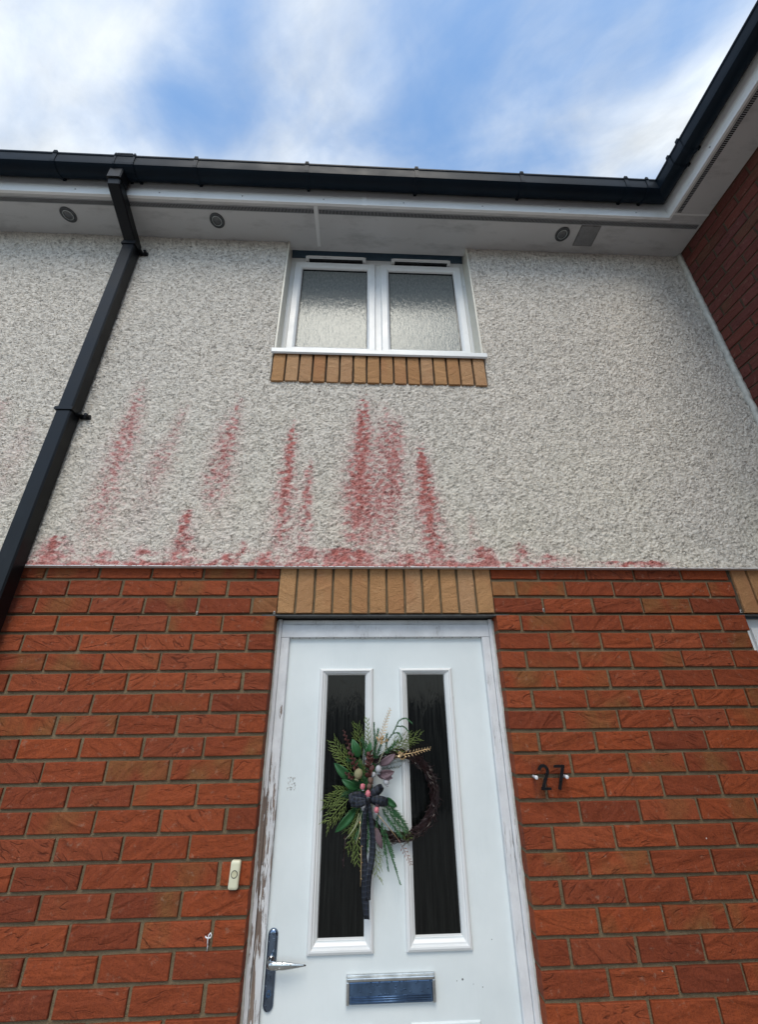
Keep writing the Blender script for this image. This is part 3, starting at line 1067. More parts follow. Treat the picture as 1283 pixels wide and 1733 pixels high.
# letterbox
lb = MB()
LX0, LX1, LZ0, LZ1 = -.148, .142, .880, .948
ob = box('letterbox_frame', SILVER, door, LX0, LX1, DY - .008, DY, LZ0, LZ1, .002)
ob2 = box('letterbox_flap', BLUEREFL, door, LX0 + .010, LX1 - .010, DY - .015, DY - .0081, LZ0 + .002, LZ1 - .014, .002)
mb = MB()
for i, z in enumerate((.8880, .8935, .8990)):
    mb.tube([(LX0 + .016, DY - .0155, z), (LX1 - .016, DY - .0155, z)], .0013, 6)
mb.build('flap_ridge', BLUEREFL, door, smooth=True)
box('letterbox_hood', SILVER, door, LX0 + .001, LX1 - .001, DY - .020, DY - .0082, LZ1 - .0125, LZ1 - .002, .003)
for x in (LX0, LX1 - .0095):
    box('letterbox_end_cap', SILVER, door, x, x + .0095, DY - .017, DY - .0083, LZ0 + .001, LZ1 - .0128, .002)
# drips hanging under the head
mb = MB()
rr = random.Random(4)
for i in range(24):
    x = -.40 + .80 * (i + rr.uniform(-.4, .4)) / 23
    mb.sphere((x, JY + .006, HZ - .002), .0030, 8, 5, (1.3, 1, .8))
m_, k_ = mat('water')
finish(k_, Base_Color=(.8, .82, .83), Roughness=.05, Transmission_Weight=.6, IOR=1.33)
mb.build('water_drops', m_, door, smooth=True, kind='stuff')
# tape residue square on the leaf and screw hole
mb = MB()
for i in range(46):
    x = -.386 + .030 * rr.random(); z = 1.455 + .045 * rr.random()
    r_d = rr.uniform(.0010, .0026)
    disc(mb, (x, DY - .0002, z), (0, -1, 0), r_d, .0005, 6)
GREYR = m_simple('glue_residue', (.52, .51, .48), .7, var=.3, scale=200)
mb.build('glue_residue', GREYR, door, kind='stuff')
for x, z, r in ((.235, .925, .0028), (.216, .922, .0012), (.300, .905, .0014), (.27, .913, .001), (.345, 1.02, .0013)):
    mb = MB()
    disc(mb, (x, DY - .0002, z), (0, -1, 0), r, .0004, 8)
    mb.build('dirt_spot', LEADGREY, door)
box('threshold', SILVER, door, -OPX + .02, OPX - .02, .02, .16, 0, .019, .002)

# ------------------------------------------------------------------ eaves: soffit, fascia, grilles
mb = MB()
mb.box(-4.5, WX0 + .010, -OV + .0165, .01, SOF, SOF + .009)
mb.box(WX0 + .010, WX1 - .010, -OV + .0165, .030, SOF, SOF + .009)
mb.box(WX1 - .010, XW - .001, -OV + .0165, .01, SOF, SOF + .009)
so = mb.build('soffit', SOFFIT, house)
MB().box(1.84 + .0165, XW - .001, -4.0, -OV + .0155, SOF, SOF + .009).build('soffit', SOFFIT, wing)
box('soffit_joint', UPVC, house, -.432, -.408, -OV + .019, -.001, SOF - .003, SOF - .0002, .001)
mb = MB()
mb.box(XW - .235, XW - .001, -.297, -.285, SOF - .003, SOF - .0002)
mb.build('soffit_joint', UPVC, wing, bevel=.001)


def grille(parent, seg, y0, y1):
    for a, b in seg:
        o = MB().box(a, b, y0, y1, SOF - .0012, SOF - .0002).build('vent_grille_shade_strip', SLOTSHADE, parent)  # flat strip coloured as the shade behind the bars
        f = MB()
        x = a + .004
        while x < b - .004:
            f.box(x, x + .0030, y0 + .002, y1 - .002, SOF - .0034, SOF - .0013)
            x += .0088
        f.box(a, b, y0 - .001, y0 + .002, SOF - .0042, SOF - .0013)
        f.box(a, b, y1 - .002, y1 + .001, SOF - .0042, SOF - .0013)
        f.build('grille_bars', GRILLE, o, kind='stuff')


grille(house, [(-4.4, -.436), (-.404, 2.07)], -.233, -.206)
o = MB().box(1.872, 1.897, -3.9, -.300, SOF - .0012, SOF - .0002).build('vent_grille_shade_strip', SLOTSHADE, wing)
f = MB()
y = -.305
while y > -2.0:
    f.box(1.874, 1.895, y - .0032, y, SOF - .0034, SOF - .0013)
    y -= .0088
f.build('grille_bars', GRILLE, o, kind='stuff')


def eave_run(sec, name, m, parent_main, parent_wing, bevel=0, smooth=False):
    """section (d, z): d measured out from the fascia face; mitred at the internal corner"""
    a = MB().loops([[(-4.5, -OV - d, z) for d, z in sec], [(1.84 - d, -OV - d, z) for d, z in sec]], cap=True)
    b = MB().loops([[(1.84 - d, -OV - d, z) for d, z in sec], [(1.84 - d, -4.0, z) for d, z in sec]], cap=True)
    oa = a.build(name, m, parent_main, bevel=bevel, smooth=smooth)
    ob_ = b.build(name, m, parent_wing, bevel=bevel, smooth=smooth)
    return oa, ob_


fa, fb = eave_run([(0, SOF - .005), (0, 4.78), (-.016, 4.78), (-.016, SOF - .0005), (-.016, SOF - .005)], 'fascia', FASCIA, house, wing)
for i in range(12):
    x = -4.0 + .5 * i + .13
    if x > 1.8:
        break
    mb = MB()
    disc(mb, (x, -OV + .0005, 4.592), (0, -1, 0), .0045, .003, 8, .001)
    mb.build('fascia_screw', GRILLE, fa, smooth=False)
for i in range(4):
    mb = MB()
    disc(mb, (1.8395, -.62 - .5 * i, 4.592), (-1, 0, 0), .0045, .003, 8, .001)
    mb.build('fascia_screw', GRILLE, fb)
box('fascia_joint', FASCIA, house, -.130, -.100, -OV - .003, -OV - .0002, SOF - .013, 4.76, .001)

# gutter
# section outside then inside, d = distance out from fascia
gs = [(.006, 4.748), (.006, 4.700), (.014, 4.668), (.032, 4.646), (.056, 4.634), (.080, 4.636), (.100, 4.646), (.1105, 4.656), (.1125, 4.672), (.1125, 4.724), (.117, 4.729), (.117, 4.740), (.112, 4.743),
      (.108, 4.736), (.108, 4.690), (.102, 4.668), (.090, 4.656), (.060, 4.644), (.036, 4.654), (.018, 4.674), (.012, 4.700), (.012, 4.748)]
ga, gb = eave_run(gs, 'gutter', GUTTER, house, wing)
for o in (ga, gb):
    o.data.shade_smooth()
    md = o.modifiers.new('edge', 'EDGE_SPLIT')
    md.split_angle = R_(35)


def strap(parent, pos, along, w_=.024, lift=.004, nm='gutter_bracket'):
    """band hugging the gutter; along='x' or 'y'"""
    out_ = gs[:13]
    sec = []
    cx_, cz_ = .06, 4.72
    for d, z in out_:
        v = Vector((d - cx_, z - cz_))
        v = v + v.normalized() * lift
        sec.append((max(.0008, cx_ + v.x), cz_ + v.y))
    inner = [(d, z) for d, z in reversed(out_)]
    ring = sec + inner
    mb = MB()
    if along == 'x':
        mb.loops([[(pos - w_ / 2, -OV - d, z) for d, z in ring], [(pos + w_ / 2, -OV - d, z) for d, z in ring]], cap=False)
        mb.loops([[(pos - w_ / 2, -OV - d, z) for d, z in sec], [(pos - w_ / 2, -OV - d, z) for d, z in out_]], closed_ring=False)
        mb.loops([[(pos + w_ / 2, -OV - d, z) for d, z in sec], [(pos + w_ / 2, -OV - d, z) for d, z in out_]], closed_ring=False)
        mb.box(pos - w_ * .4, pos + w_ * .4, -OV - .122, -OV - .108, 4.738, 4.751)
        mb.box(pos - .008, pos + .008, -OV - .016, -OV - .0005, 4.668, 4.684)
    else:
        mb.loops([[(1.84 - d, pos - w_ / 2, z) for d, z in ring], [(1.84 - d, pos + w_ / 2, z) for d, z in ring]], cap=False)
        mb.box(1.84 - .122, 1.84 - .108, pos - w_ * .4, pos + w_ * .4, 4.738, 4.751)
        mb.box(1.84 - .016, 1.84 - .0005, pos - .008, pos + .008, 4.668, 4.684)
    return mb.build(nm, GUTTER, parent)


for x in (-3.6, -2.75, -1.955, -1.132, -.468, .203, .862, 1.530):
    strap(ga, x, 'x')
for y_ in (-.58, -1.35, -2.1, -2.9):
    strap(gb, y_, 'y')
strap(ga, 1.665, 'x', .018, .005, 'corner_joint')
strap(gb, -.50, 'y', .02, .005, 'corner_joint')
# running outlet with its union sleeve
PX0, PX1 = -1.626, -1.552
un = strap(ga, (PX0 + PX1) / 2 + .038, 'x', .112, .0028, 'outlet_sleeve')
strap(ga, -1.604, 'x', .012, .006, 'sleeve_rim')
strap(ga, -1.494, 'x', .012, .006, 'sleeve_rim')

# downpipe
dp = empty('downpipe', (0, 0, 0))
dp.parent = house
PY0, PY1 = -.097, -.027


def rect_sweep(path, name, parent, x0=PX0, x1=PX1, half=.035, m=BLACKP):
    """square pipe following (y, z) path"""
    rings = []
    n_ = len(path)
    for i, (y, z) in enumerate(path):
        a = Vector(path[max(0, i - 1)])
        b = Vector(path[min(n_ - 1, i + 1)])
        p0 = Vector((y, z))
        d1 = (p0 - a).normalized() if i > 0 else (b - p0).normalized()
        d2 = (b - p0).normalized() if i < n_ - 1 else d1
        t_ = (d1 + d2).normalized()
        nn = Vector((-t_.y, t_.x))
        s_ = half / max(.3, nn.dot(Vector((-d1.y, d1.x))))
        c = .006
        o1, o2 = p0 + nn * s_, p0 - nn * s_
        e1, e2 = p0 + nn * (s_ - c), p0 - nn * (s_ - c)
        rings.append([(x0, e1.x, e1.y), (x0 + c, o1.x, o1.y), (x1 - c, o1.x, o1.y), (x1, e1.x, e1.y), (x1, e2.x, e2.y), (x1 - c, o2.x, o2.y), (x0 + c, o2.x, o2.y), (x0, e2.x, e2.y)])
    return MB().loops(rings, cap=True).build(name, m, parent)


pyc = (PY0 + PY1) / 2
rect_sweep([(pyc, .05), (pyc, 3.085)], 'lower_pipe', dp)
rect_sweep([(pyc, 3.0851), (pyc, 4.395)], 'upper_pipe', dp)
rect_sweep([(pyc, 4.3951), (pyc, 4.412), (-.318, 4.545), (-.325, 4.575), (-.325, 4.60)], 'offset_bend', dp, PX0 + .001, PX1 - .001, .033)
rect_sweep([(-.327, 4.560), (-.327, 4.640)], 'outlet_spigot', dp, PX0 - .004, PX1 + .004, .039)
mb = MB()
mb.box(PX0 - .003, PX1 + .003, PY0 - .003, PY1 + .003, 4.375, 4.398)
mb.build('pipe_collar', BLACKP, dp, bevel=.002)


def clip(z):
    c_ = MB()
    for (a, b, c2, d) in ((PX0 - .006, PX1 + .006, PY0 - .006, PY0 - .0005), (PX0 - .006, PX0 - .0005, PY0, -.016), (PX1 + .0005, PX1 + .006, PY0, -.016)):
        c_.box(a, b, c2, d, z - .009, z + .009)
    c_.box(PX1 + .0055, PX1 + .050, -.034, -.024, z - .012, z + .012)
    c_.tube([(PX1 + .040, -.024, z), (PX1 + .040, -.054, z)], .009, 10)
    c_.box(PX1 + .006, PX1 + .020, -.060, -.030, z - .007, z + .006)
    c_.build('pipe_clip', BLACKP, dp, bevel=.001)


for z in (1.0, 3.085, 4.372):
    clip(z)


# downlights in the soffit
def downlight(x, y):
    d_ = MB()
    disc_ring(d_, (x, y, SOF - .0005), (0, 0, -1), .030, .046, .006, 32)
    o = d_.build('downlight', DKSTEEL, house, bevel=.0015)
    a_ = MB()
    disc_ring(a_, (x, y, SOF - .0007), (0, 0, -1), .0265, .0295, .008, 28)
    a_.build('lamp_baffle', SILVER, o)
    b_ = MB()
    disc(b_, (x, y, SOF - .0008), (0, 0, -1), .026, .003, 24, .004)
    b_.build('lamp_lens', GLOSSBLK, o, smooth=False)


for x in (-1.982, -1.058, 1.199):
    downlight(x, -.142)
# grey metal vent plate
mb = MB()
mb.box(1.300, 1.432, -.204, -.072, SOF - .006, SOF - .0005)
vp = mb.build('vent_plate', m_simple('dull_metal_plate', (.24, .235, .235), .6, metal=.3, var=.5, scale=26, bumpd=.002, bscale=300), house, bevel=.002)
mb = MB()
for i in range(18):
    mb.box(1.308 + .0066 * i, 1.3105 + .0066 * i, -.198, -.078, SOF - .0078, SOF - .0062)
mb.build('plate_mesh', GRILLE, vp, kind='stuff')

# roofs
def roof(parent, x0, x1, axis):
    mb = MB()
    ang = R_(32)
    for i in range(14):
        t0, t1 = i * .30, i * .30 + .34
        if axis == 'y':
            y0_, y1_ = -.335 + t0 * math.cos(ang), -.335 + t1 * math.cos(ang)
            z0_, z1_ = 4.79 + t0 * math.sin(ang), 4.79 + t1 * math.sin(ang)
            mb.add([(x0, y0_, z0_ + .02), (x1, y0_, z0_ + .02), (x1, y1_, z1_), (x0, y1_, z1_), (x0, y0_, z0_ - .02), (x1, y0_, z0_ - .02), (x1, y1_, z1_ - .05), (x0, y1_, z1_ - .05)],
                   [(0, 1, 2, 3), (4, 5, 6, 7), (0, 1, 5, 4), (2, 3, 7, 6), (0, 3, 7, 4), (1, 2, 6, 5)])
        else:
            a0, a1 = 1.775 + t0 * math.cos(ang), 1.775 + t1 * math.cos(ang)
            z0_, z1_ = 4.79 + t0 * math.sin(ang), 4.79 + t1 * math.sin(ang)
            mb.add([(a0, -4.1, z0_ + .02), (a0, 1.0, z0_ + .02), (a1, 1.0, z1_), (a1, -4.1, z1_), (a0, -4.1, z0_ - .02), (a0, 1.0, z0_ - .02), (a1, 1.0, z1_ - .05), (a1, -4.1, z1_ - .05)],
                   [(0, 1, 2, 3), (4, 5, 6, 7), (0, 1, 5, 4), (2, 3, 7, 6), (0, 3, 7, 4), (1, 2, 6, 5)])
    mb.build('roof', TILE, parent)


roof(house, -4.6, 2.2, 'y')
roof(wing, 0, 0, 'x')

# ------------------------------------------------------------------ brick side wall of the neighbouring house
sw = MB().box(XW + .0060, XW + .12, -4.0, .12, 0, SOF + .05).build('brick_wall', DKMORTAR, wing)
MB().box(XW + .13, XW + .3, -4.0, .5, 0, SOF + .2).build('inner_wall', INNER, wing)
far = MB()
nw = 0
for ci in range(61):
    z = 4.59 - .075 * ci
    if z < .04:
        break
    y = -.0
    first = True
    while y > -3.95:
        L = .1025 if (first and ci % 2) else .215
        cyy = y - L / 2
        if z > 3.0 and cyy > -.60 - max(0, (z - 3.5)) * .9:
            me_ = (DSTR if L > .2 else DHALF)[rb.randrange(5 if L > .2 else 3)]
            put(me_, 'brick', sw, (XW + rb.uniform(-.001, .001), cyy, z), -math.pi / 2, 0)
            nw += 1
        else:
            far.box(XW, XW + .1, cyy - L / 2, cyy + L / 2, z - .0325, z + .0325)
        y -= L + .01
        first = False
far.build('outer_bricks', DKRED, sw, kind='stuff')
print('wing bricks', nw)

GREYV = m_simple('grey_vent_plastic', (.42, .40, .36), .6)
# small vents set in the perpends
def weep(parent, x, z):
    mb = MB()
    mb.box(x - .0035, x + .0035, -.003, .02, z - .008, z + .006)
    o = mb.build('weep_vent', GREYV, parent, bevel=.001)
    MB().box(x - .0018, x + .0018, -.0036, -.0026, z - .006, z + .002).build('vent_slot', BLACKM, o)


weep(house, -.482, 2.107)
weep(house, .690, 2.118)
weep(house, -.806, 2.106)
weep(house, 1.590, 2.112)

# ------------------------------------------------------------------ house number plate
num = empty('house_number', (.596, -.02, 1.50), label='clear plate with black number 27 on two white screws right of the door', category='house number')
NL = num.location


def loc(o, parent):
    o.parent = parent
    o.matrix_parent_inverse = Matrix.Translation(-parent.location)
    return o


loc(box('plate', ACRYL, None, .530, .664, -.024, -.020, 1.432, 1.570, .0008), num)


def stroke(pts, w_, y0, y1):
    """flat bar of width w_ following (x, z) points"""
    L_, Rr = [], []
    for i, p_ in enumerate(pts):
        p_ = Vector(p_)
        a = Vector(pts[max(0, i - 1)])
        b = Vector(pts[min(len(pts) - 1, i + 1)])
        d = (b - a).normalized()
        nn = Vector((-d.y, d.x))
        L_.append(p_ + nn * w_ / 2)
        Rr.append(p_ - nn * w_ / 2)
    mb = MB()
    rings = [[(a.x, y0, a.y), (b.x, y0, b.y), (b.x, y1, b.y), (a.x, y1, a.y)] for a, b in zip(L_, Rr)]
    mb.loops(rings, cap=True)
    return mb


# 2: bowl, diagonal, foot
cx2, cz2, r2_ = .5715, 1.5215, .0155
arc = [(cx2 + r2_ * math.cos(a_), cz2 + r2_ * 1.0 * math.sin(a_)) for a_ in [R_(178 - 9.4 * i) for i in range(23)]]
two = stroke(arc + [(.560, 1.4655)], .0108, -.0275, -.0242)
two.box(.5535, .5915, -.0276, -.0243, 1.4605, 1.4690)
loc(two.build('digit', BLACKM, None), num)
sev = stroke([(.6490, 1.5385), (.6215, 1.4610)], .0110, -.0275, -.0242)
sev.box(.6130, .6535, -.0276, -.0243, 1.5300, 1.5388)
loc(sev.build('digit', BLACKM, None), num)
for x in (.5405, .6555):
    mb = MB()
    disc(mb, (x, -.0245, 1.5005), (0, -1, 0), .0062, .006, 16, .002)
    mb.tube([(x, -.0195, 1.5005), (x, .001, 1.5005)], .0045, 12)
    loc(mb.build('standoff_screw', WHITEM, None, smooth=False), num)

# ------------------------------------------------------------------ doorbell
bell_o = empty('doorbell', (-.527, -.001, 1.238), label='cream doorbell push with round button left of the door', category='doorbell')
bm_ = MB()
rings = []
def rrect(hw, hh, r, y, n=6):
    pts = []
    for (sx, sz, a0) in ((1, 1, 0), (-1, 1, 90), (-1, -1, 180), (1, -1, 270)):
        for i in range(n + 1):
            a_ = R_(a0 + 90 * i / n)
            pts.append((sx * (hw - r) + r * math.cos(a_), y, sz * (hh - r) + r * math.sin(a_)))
    return pts
bm_.loops([rrect(.0165, .039, .007, 0), rrect(.0165, .039, .007, -.011), rrect(.0145, .037, .006, -.0145), rrect(.008, .030, .004, -.0152)], cap=True)
bo = bm_.build('housing', BELLM, bell_o, smooth=True)
r_ = MB(); disc_ring(r_, (0, -.0147, .003), (0, -1, 0), .0090, .0108, .0014, 28)
r_.build('ring', LEADGREY, bell_o)
r_ = MB(); disc(r_, (0, -.0147, .003), (0, -1, 0), .0085, .0022, 24, -.0006)
r_.build('push_button', m_simple('button_plastic', (.60, .57, .38), .45), bell_o)
bell_o.rotation_euler = (0, R_(1.5), 0)

# ------------------------------------------------------------------ little white hook left in the joint
hk = MB()
hk.tube([(-.5885, .004, 1.056), (-.5890, -.008, 1.068), (-.5885, -.012, 1.080), (-.5870, -.012, 1.090), (-.5825, -.012, 1.095), (-.5790, -.012, 1.090), (-.5805, -.012, 1.084), (-.5860, -.012, 1.083), (-.594, -.010, 1.083), (-.5985, -.009, 1.086)], .0019, 7)
hk.tube([(-.590, -.001, 1.048), (-.5885, -.006, 1.070)], .0014, 6)
ho = hk.build('wall_hook', WHITEM, None, smooth=True)
ho['label'] = 'tiny bent white wall hook in the brickwork below the doorbell'
ho['category'] = 'hook'

# ------------------------------------------------------------------ wreath
wre = empty('door_wreath', (-.03, DY - .02, 1.44), label='winter wreath of greenery, berries, gold sprigs and dark ribbon on the white door', category='wreath')
YD = DY - .012       # nearest the door
rw = random.Random(21)


def V3(x, y, z): return Vector((x, y, z))


def wb(mb, name, m, smooth=True, uvs=None):
    o = mb.build(name, m, None, smooth=smooth)
    loc(o, wre)
    return o


def curve_pts(p0, p1, n, bow=0., depth=(0, 0)):
    """from (x,z) p0 to p1 with sideways bow; depth = y at both ends"""
    a, b = Vector(p0), Vector(p1)
    d = b - a
    nn = Vector((-d.y, d.x))
    out_ = []
    for i in range(n):
        t_ = i / (n - 1)
        p_ = a + d * t_ + nn * bow * math.sin(math.pi * t_)
        y_ = depth[0] + (depth[1] - depth[0]) * t_ - .006 * math.sin(math.pi * t_)
        out_.append(V3(p_.x, y_, p_.y))
    return out_


def dirs(pts, i):
    return (pts[min(i + 1, len(pts) - 1)] - pts[max(i - 1, 0)]).normalized()


def cedar(p0, p1, m, y0=.045, y1=.04, spread=.34, dens=9, name='cedar_frond'):
    mb = MB()
    L_ = (Vector(p1) - Vector(p0)).length
    pts = curve_pts(p0, p1, 9, rw.uniform(-.06, .06), (y0, y1))
    mb.tube(pts, [.0016] * 5 + [.0012, .001, .0008, .0005], 4)
    dens = max(5, int(dens * .72))
    for s_ in range(dens * 2):
        t_ = .10 + .90 * (s_ + rw.uniform(-.3, .3)) / (dens * 2)
        t_ = min(.999, max(0, t_))
        i = min(7, int(t_ * 8))
        base = pts[i].lerp(pts[i + 1], t_ * 8 - i)
        d = dirs(pts, i)
        side = 1 if s_ % 2 else -1
        nn = V3(-d.z, 0, d.x) * side
        ln = L_ * spread * (1 - .5 * t_) * rw.uniform(.6, 1.25)
        dv = (d * .80 + nn * .70 + V3(0, rw.uniform(-.3, .15), 0)).normalized()
        q_ = [base, base + dv * ln * .5, base + dv * ln * .8 + d * ln * .12, base + dv * ln + d * ln * .3]
        mb.tube(q_, [.0013, .0012, .0011, .0007], 3, cap=False)
        for u_i in range(2):
            tt = .34 + .30 * u_i
            b2_ = base + dv * ln * tt
            for sd2 in (1, -1):
                n2 = V3(-dv.z, 0, dv.x) * sd2
                d2 = (dv * .8 + n2 * .6 + V3(0, rw.uniform(-.3, .2), 0)).normalized()
                l2 = ln * rw.uniform(.24, .40) * (1 - .3 * tt)
                mb.tube([b2_, b2_ + d2 * l2 * .6, b2_ + (d2 * .9 + d * .25).normalized() * l2], [.0011, .0011, .0006], 3, cap=False)
    return wb(mb, name, m)


def fir(path, m, nl=.012, dens=900, y0=.042, y1=.03, name='fir_sprig', flat=.6):
    pts = []
    for a, b in zip(path[:-1], path[1:]):
        seg_ = curve_pts(a, b, 6, 0, (y0, y1))
        pts += seg_ if not pts else seg_[1:]
    if len(path) > 2:          # smooth the corners
        for _ in range(3):
            pts = [pts[0]] + [(pts[i - 1] + pts[i] * 2 + pts[i + 1]) / 4 for i in range(1, len(pts) - 1)] + [pts[-1]]
    mb = MB()
    mb.tube(pts, [.0014] * (len(pts) - 1) + [.0006], 4)
    L_ = sum((pts[i + 1] - pts[i]).length for i in range(len(pts) - 1))
    N_ = int(L_ * dens)
    for j in range(N_):
        t_ = (j + rw.random()) / N_ * (len(pts) - 1)
        i = min(len(pts) - 2, int(t_))
        b_ = pts[i].lerp(pts[i + 1], t_ - i)
        d = dirs(pts, i)
        nn = V3(-d.z, 0, d.x)
        ang = rw.uniform(0, 2 * math.pi)
        sv_ = nn * math.cos(ang) + V3(0, 1, 0) * math.sin(ang) * flat
        nd = (d * .75 + sv_ * .9).normalized()
        ll = nl * rw.uniform(.7, 1.1) * (1 - .35 * t_ / (len(pts) - 1))
        tip = b_ + nd * ll
        wd_ = nd.cross(V3(0, 1, 0))
        wd_ = (wd_.normalized() if wd_.length > .1 else V3(1, 0, 0)) * .0011
        up_ = nd.cross(wd_).normalized() * .0005
        mb.add([b_ - wd_, b_ + wd_, b_ + up_, tip], [(0, 1, 3), (1, 2, 3), (2, 0, 3)])
    return wb(mb, name, m, smooth=False)


def leaf(p0, p1, w_, m, y0=.035, y1=.02, name='leaf', curl=.55, thick=.0006):
    a, b = Vector(p0), Vector(p1)
    d = (b - a)
    L_ = d.length
    d.normalize()
    nn = Vector((-d.y, d.x))
    rows = []
    rows2 = []
    cols = (-1, -.5, 0, .5, 1)
    tw = rw.uniform(-.4, .4)
    for i in range(10):
        t_ = i / 9
        hw = w_ * .5 * (math.sin(math.pi * min(1, t_ ** .8)) ** .75 + .02)
        c_ = a + d * L_ * t_
        yb = y0 + (y1 - y0) * t_ - .010 * math.sin(math.pi * t_)
        r1, r2__ = [], []
        for c in cols:
            x_ = c_ + nn * hw * c
            y_ = yb - curl * hw * abs(c) + tw * hw * c
            r1.append((x_.x, y_, x_.y))
            r2__.append((x_.x, y_ + thick, x_.y))
        rows.append(r1 + r2__[::-1])
    mb = MB().loops(rows, cap=True)
    return wb(mb, name, m)


def euc(path, m, n_, r0, r1, name='eucalyptus_sprig', y0=.035, y1=.02):
    pts = []
    for a, b in zip(path[:-1], path[1:]):
        s_ = curve_pts(a, b, 6, 0, (y0, y1))
        pts += s_ if not pts else s_[1:]
    mb = MB()
    mb.tube(pts, [.0016] * (len(pts) - 1) + [.0007], 5)
    for j in range(n_):
        t_ = (j + .3) / n_ * (len(pts) - 1)
        i = min(len(pts) - 2, int(t_))
        b_ = pts[i].lerp(pts[i + 1], t_ - i)
        d = dirs(pts, i)
        r = r0 + (r1 - r0) * j / n_
        side = 1 if j % 2 else -1
        ax = (V3(-d.z, 0, d.x) * side * rw.uniform(.4, 1) + d * .5 + V3(0, -rw.uniform(0, .6), 0)).normalized()
        c = b_ + ax * r * .8
        nrm = ax.cross(V3(rw.uniform(-1, 1), rw.uniform(-.6, .6), rw.uniform(-1, 1))).normalized()
        rot = Matrix((ax, nrm.cross(ax), nrm)).transposed()
        mb.sphere(c, r, 8, 4, (1, .85, .12), rot)
    return wb(mb, name, m)


# vine ring of wound dark twigs
RC, RR = (.035, 1.444), .137
for kx in range(16):
    mb = MB()
    ph, am, fq = rw.uniform(0, 6.28), rw.uniform(.004, .012), rw.choice((3, 4, 5, 6))
    pr = rw.uniform(-.008, .008)
    n_ = 60
    pts = []
    st0 = rw.uniform(0, 6.28)
    for i in range(n_):
        a_ = st0 + 2 * math.pi * i / n_ * 1.04
        rad_ = RR + pr + am * math.cos(fq * a_ + ph)
        pts.append(V3(RC[0] + rad_ * math.cos(a_), .052 + am * .8 * math.sin(fq * a_ + ph), RC[1] + rad_ * math.sin(a_) * .96))
    mb.tube(pts, [.0030 * rw.uniform(.35, .75)] * n_, 5)
    wb(mb, 'vine', M_TWIG)
mb = MB()
for i in range(520):
    a_ = rw.uniform(-2.0, 2.0)
    rad_ = RR + rw.uniform(-.015, .015)
    b_ = V3(RC[0] + rad_ * math.cos(a_), rw.uniform(.036, .056), RC[1] + rad_ * .96 * math.sin(a_))
    tg = V3(-math.sin(a_), 0, math.cos(a_)) * rw.choice((-1, 1))
    d = (tg + V3(math.cos(a_), 0, math.sin(a_)) * rw.uniform(-.7, .9) + V3(0, rw.uniform(-.7, .1), 0)).normalized()
    l_ = rw.uniform(.012, .034)
    mb.tube([b_, b_ + d * l_ * .6, b_ + (d + V3(0, 0, .2)).normalized() * l_], [.0013, .001, .0004], 4, cap=False)
wb(mb, 'twiglets', M_TWIG, smooth=False)['kind'] = 'stuff'

for (p0, p1), m, sprd, dn in zip(
    [[(-.128, 1.53), (-.217, 1.620)], [(-.101, 1.565), (-.126, 1.683)], [(-.145, 1.455), (-.240, 1.421)], [(-.140, 1.44), (-.231, 1.356)], [(-.130, 1.455), (-.204, 1.462)],
     [(-.124, 1.348), (-.116, 1.241)], [(-.115, 1.389), (-.155, 1.281)], [(-.053, 1.346), (-.046, 1.204)], [(.02, 1.387), (.073, 1.309)],
     [(-.007, 1.59), (.123, 1.634)], [(-.073, 1.585), (-.085, 1.702)], [(-.10, 1.42), (-.150, 1.335)], [(-.01, 1.575), (.095, 1.612)], [(-.125, 1.50), (-.205, 1.580)]],
    [M_CEDAR, M_CEDAR, M_CEDAR, M_CEDAR, M_CEDAR, M_CEDAR, M_CEDAR, M_CEDAR2, M_CEDAR, M_CEDAR, M_CEDAR2, M_CEDAR, M_CEDAR, M_CEDAR],
    [.42, .38, .46, .46, .42, .40, .34, .30, .42, .34, .22, .45, .36, .4], [10, 10, 10, 10, 8, 9, 9, 10, 9, 11, 11, 10, 9, 9]):
    cedar(p0, p1, m, rw.uniform(.044, .054), rw.uniform(.030, .050), sprd, dn)

